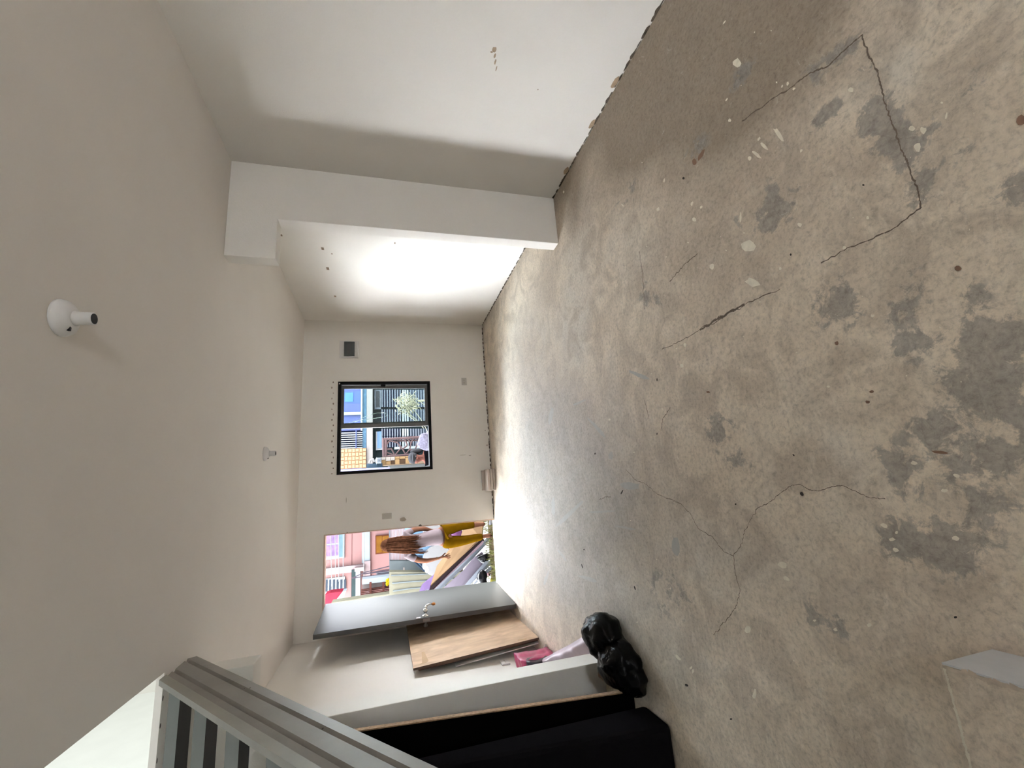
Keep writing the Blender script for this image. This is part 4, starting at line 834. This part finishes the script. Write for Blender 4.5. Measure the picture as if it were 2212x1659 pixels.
# bamboo screen
bs = thing('woven_screen', 'tan woven bamboo screen hanging beside the blue balcony', 'screen', at(760, 990, y=10.2))
M_bam = [mat('bamboo_a', srgb(214, 178, 140), .7, var=.06), mat('bamboo_b', srgb(188, 146, 110), .7, var=.06)]
x0, x1, z0_, z1_ = rect(728, 791, 969, 1012, 10.2)
MB().box(x0, x1, 10.2, 10.247, z0_, z1_).build('backing', M_bam[1], bs)
nxx, nzz = 5, 8
for i in range(nxx):
    for k in range(nzz):
        ax, az = (x1 - x0) / nxx, (z1_ - z0_) / nzz; cx0, cz0 = x0 + i * ax, z0_ + k * az
        if (i + k) % 2: MB().box(cx0 + .004, cx0 + ax - .004, 10.188, 10.199, cz0 + .012, cz0 + az - .012).build('weave', M_bam[0], bs)
        else: MB().box(cx0 + .014, cx0 + ax - .014, 10.191, 10.199, cz0 + .003, cz0 + az - .003).build('weave', M_bam[0], bs)
# downpipe / lilac post
o = MB(); prect(o, 720, 842, 1012, 1030, 9.3, .1); r_ = rect(842, 1000, 1012, 1030, 9.3); o.box(r_[0], r_[1], 9.34, 9.38, -.42, r_[3] + .02); tag(o.build('lilac_post', mat('lilac_paint', srgb(190, 188, 225), .5)), 'lilac white post at the left edge of the window view', 'post')
# gate with geometric bars
gt = thing('geometric_gate', 'brown metal gate with geometric bars seen through the window', 'gate', (at(870, 965, y=9.6).x, 9.6, -.42))
M_gb = mat('mauve_brown_steel', srgb(142, 118, 118), .5); GY = 9.6
def bar(a, b, r=.022): MB().tube([at(*a, y=GY), at(*b, y=GY)], r, 6).build('bar', M_gb, gt)
for a, b in (((828, 947), (829, 987)), ((828, 987), (895, 982)), ((829, 949), (918, 944)), ((918, 944), (918, 975)), ((834, 947), (834, 985))): bar(a, b, .028)
for a, b in (((829, 968), (842, 952)), ((842, 952), (858, 956)), ((858, 956), (870, 970)), ((829, 975), (850, 983)), ((845, 968), (853, 984)), ((853, 984), (866, 968)), ((870, 970), (876, 982)), ((870, 970), (880, 962)), ((880, 962), (874, 947)), ((866, 968), (860, 958)),
             ((880, 947), (888, 958)), ((888, 958), (893, 947)), ((888, 958), (884, 972)), ((884, 972), (896, 972)), ((896, 972), (902, 958)), ((902, 958), (908, 947)), ((902, 958), (912, 964)), ((896, 972), (900, 980)), ((876, 982), (884, 972)), ((829, 971), (845, 970))): bar(a, b, .016)
for py in (950, 985): MB().box(*(lambda r: (r[0], r[1], GY + .03, GY + .07, -.42, r[3]))(rect(828, 915, py, py + 3, GY))).build('post', M_gb, gt)
# stone pier
sp_ = thing('stone_pier', 'tan and white stone-faced low pier beside the geometric gate', 'pier', (at(856, 995, y=9.5).x, 9.5, -.42))
x0, x1, z0_, z1_ = rect(824, 895, 986, 1003, 9.5); MB().box(x0, x1, 9.5, 9.8, -.42, z1_).build('core', mat('mortar', srgb(190, 165, 140), .9), sp_)
SM = [mat('stone_tan', srgb(212, 174, 126), .8, var=.1), mat('stone_white', srgb(225, 215, 205), .8), mat('stone_dark', srgb(110, 88, 70), .8)]
zz_ = z1_
r_ = random.Random(3)
while zz_ > z0_:
    h_ = r_.uniform(.07, .12); xx = x0
    while xx < x1 - .02:
        w__ = min(r_.uniform(.07, .13), x1 - xx); MB().box(xx + .004, xx + w__ - .004, 9.478, 9.5, zz_ - h_ + .005, zz_ - .004).build('stone', SM[r_.choice((0, 0, 0, 1, 1, 2))], sp_); xx += w__
    zz_ -= h_
o = MB(); prect(o, 838, 945, 1003, 1030, 9.7, .2); tag(o.build('white_wall', mat('whitewashed_wall', srgb(200, 204, 202), .8, var=.1, scale=4, bump=.4)), 'rough whitewashed low wall left of the stone pier', 'wall')
# street clutter
ln_ = thing('wall_lantern', 'white garden lantern on a grey ledge', 'lantern', at(815, 1000, y=9.3))
MB().box(*(lambda r: (r[0], r[1], 9.25, 9.45, r[2], r[3]))(rect(813, 824, 989, 1001, 9.3))).build('lantern_body', M_hwhite, ln_, bevel=.01)
MB().plate([at(a, b, y=9.3) for a, b in ((814, 987), (809, 995), (814, 1004))], (0, .15, 0)).build('lantern_roof', M_hwhite, ln_)
for k in range(2): MB().box(*(lambda r: (r[0], r[1], 9.235, 9.25, r[2], r[3]))(rect(815, 823, 991 + 5 * k, 994 + 5 * k, 9.3))).build('lantern_pane', M_bar, ln_)
o = MB(); prect(o, 792, 826, 1001, 1009, 9.35, .3); tag(o.build('slate_ledge', mat('slate_blue_box', srgb(92, 116, 136), .6, var=.1)), 'slate-blue box under the white lantern', 'box')
o = MB().tube([at(798, 1000, y=9.3), at(800, 994, y=9.3), at(806, 991, y=9.3), at(809, 998, y=9.3)], .02, 6).build('black_hose', M_dark); tag(o, 'curled black hose beside the white lantern', 'hose')
# dry bush
bu = thing('dry_bush', 'pale dry twiggy bush in front of the louvred windows', 'bush', at(940, 880, y=8.6))
M_tw = mat('dry_twig', srgb(250, 244, 205), .8, var=.2); mb = MB(); bc = at(880, 872, y=8.6)
for k in range(260):
    d = Vector((random.gauss(0, 1), random.gauss(0, .8), random.gauss(0, 1))).normalized(); rr = random.uniform(.05, .24)
    p = bc + Vector((d.x * rr, d.y * rr, d.z * rr * 1.1)); e = p + Vector((random.uniform(-.07, .07), random.uniform(-.05, .05), random.uniform(-.07, .07))); mb.tube([p, (p + e) / 2 + Vector((.012, 0, .01)), e], .007, 4)
mb.build('twigs', M_tw, bu)['kind'] = 'stuff'
mb = MB()
for (a, b) in (((860, 885), (905, 915)), ((880, 890), (915, 925)), ((875, 850), (925, 880)), ((858, 870), (890, 905)), ((890, 880), (925, 935))): mb.tube([at(*a, y=8.6), at((a[0] + b[0]) / 2 + 3, (a[1] + b[1]) / 2, y=8.6), at(*b, y=8.6)], .006, 5)
mb.tube([bc + Vector((.05, 0, -.2)), Vector((bc.x + .1, bc.y, -.42))], .02, 6)
mb.build('branches', M_tw, bu)
# flowery cloth and plants at lower right
M_flor = mat('floral_cloth', srgb(195, 190, 215), .7, var=.35, scale=30)
o = crumple(MB().ell(at(925, 952, y=7.6), (.16, .10, .17), n=14), .06, 9).build('floral_bundle', M_flor, smooth=True); tag(o, 'pale floral cloth bundle behind the person in the cap', 'cloth bundle')
# person in the cap
YC = 7.9
def K(px, py, dy=0): return at(px, py, y=YC + dy)
pc = thing('person', 'person in a grey cap and black jacket outside, low in the window', 'person', (K(1000, 985).x, YC, -.42))
kv = [(K(985, 975), (.15, .11)), (K(950, 978), (.14, .10)), (K(925, 984), (.16, .10)), (K(914, 988), (.06, .06)), (K(907, 990), (.05, .055)), (K(900, 991), (.082, .095)), (K(893, 991), (.07, .08)),
      (K(925, 965), (.06, .06)), (K(945, 957), (.05, .05)), (K(965, 962, -.1), (.04, .04)), (K(955, 975, -.25), (.025, .025)), (K(925, 1005), (.06, .06)), (K(948, 1012), (.05, .05)), (K(968, 1005, -.1), (.04, .04)), (K(960, 992, -.22), (.025, .025)),
      (K(1010, 970), (.09, .09)), (K(1060, 968), (.07, .07)), (K(1010, 984), (.09, .09)), (K(1060, 984), (.07, .07))]
skin('body', kv, [(0, 1), (1, 2), (2, 3), (3, 4), (4, 5), (5, 6), (2, 7), (7, 8), (8, 9), (9, 10), (2, 11), (11, 12), (12, 13), (13, 14), (0, 15), (15, 16), (0, 17), (17, 18)], mat('skin_b', srgb(205, 140, 125), .5, var=.05), pc)
skin('jacket', [(K(985, 975), (.175, .14)), (K(950, 978), (.165, .13)), (K(925, 984), (.18, .12)), (K(917, 986), (.09, .09)), (K(925, 965), (.08, .08)), (K(945, 957), (.07, .07)), (K(963, 961, -.09), (.055, .055)), (K(925, 1005), (.08, .08)), (K(948, 1012), (.07, .07)), (K(966, 1005, -.09), (.055, .055))],
     [(0, 1), (1, 2), (2, 3), (2, 4), (4, 5), (5, 6), (2, 7), (7, 8), (8, 9)], mat('black_jacket', srgb(34, 34, 40), .7, var=.2), pc)
hc2 = K(897, 991); M_cap = mat('grey_cap', srgb(108, 108, 112), .8, var=.15, scale=10)
mb = MB(); mb.ell(hc2 + Vector((.02, .03, .035)), (.105, .12, .085), n=14); mb.build('cap', M_cap, pc, smooth=True)
MB().ell(hc2 + Vector((.015, -.10, .045)), (.085, .07, .012), n=12).build('cap_brim', M_cap, pc, smooth=True)
MB().ell(hc2 + Vector((.13, .02, -.02)), (.05, .06, .10), n=10).build('hood', M_cap, pc, smooth=True, label='grey hood beside the face')
MB().ell(hc2 + Vector((0, -.095, -.03)), (.013, .02, .02), n=8).build('nose', bpy.data.materials['skin_b'], pc, smooth=True)
for s_ in (-1, 1): MB().ell(hc2 + Vector((.03 * s_, -.086, -.004)), (.013, .008, .008), n=8).build('eye', M_dark, pc, smooth=True)
MB().ell(hc2 + Vector((0, -.088, -.06)), (.02, .008, .006), n=8).build('mouth', bpy.data.materials['lips'], pc, smooth=True)
o = MB().plate([at(a, b, y=7.7) for a, b in ((930, 1003), (908, 1011), (890, 1018), (890, 1024), (912, 1020), (936, 1010))], (0, .05, 0)).build('white_tailgate', M_hwhite); tag(o, 'white sloping vehicle panel beside the person in the cap', 'vehicle panel')
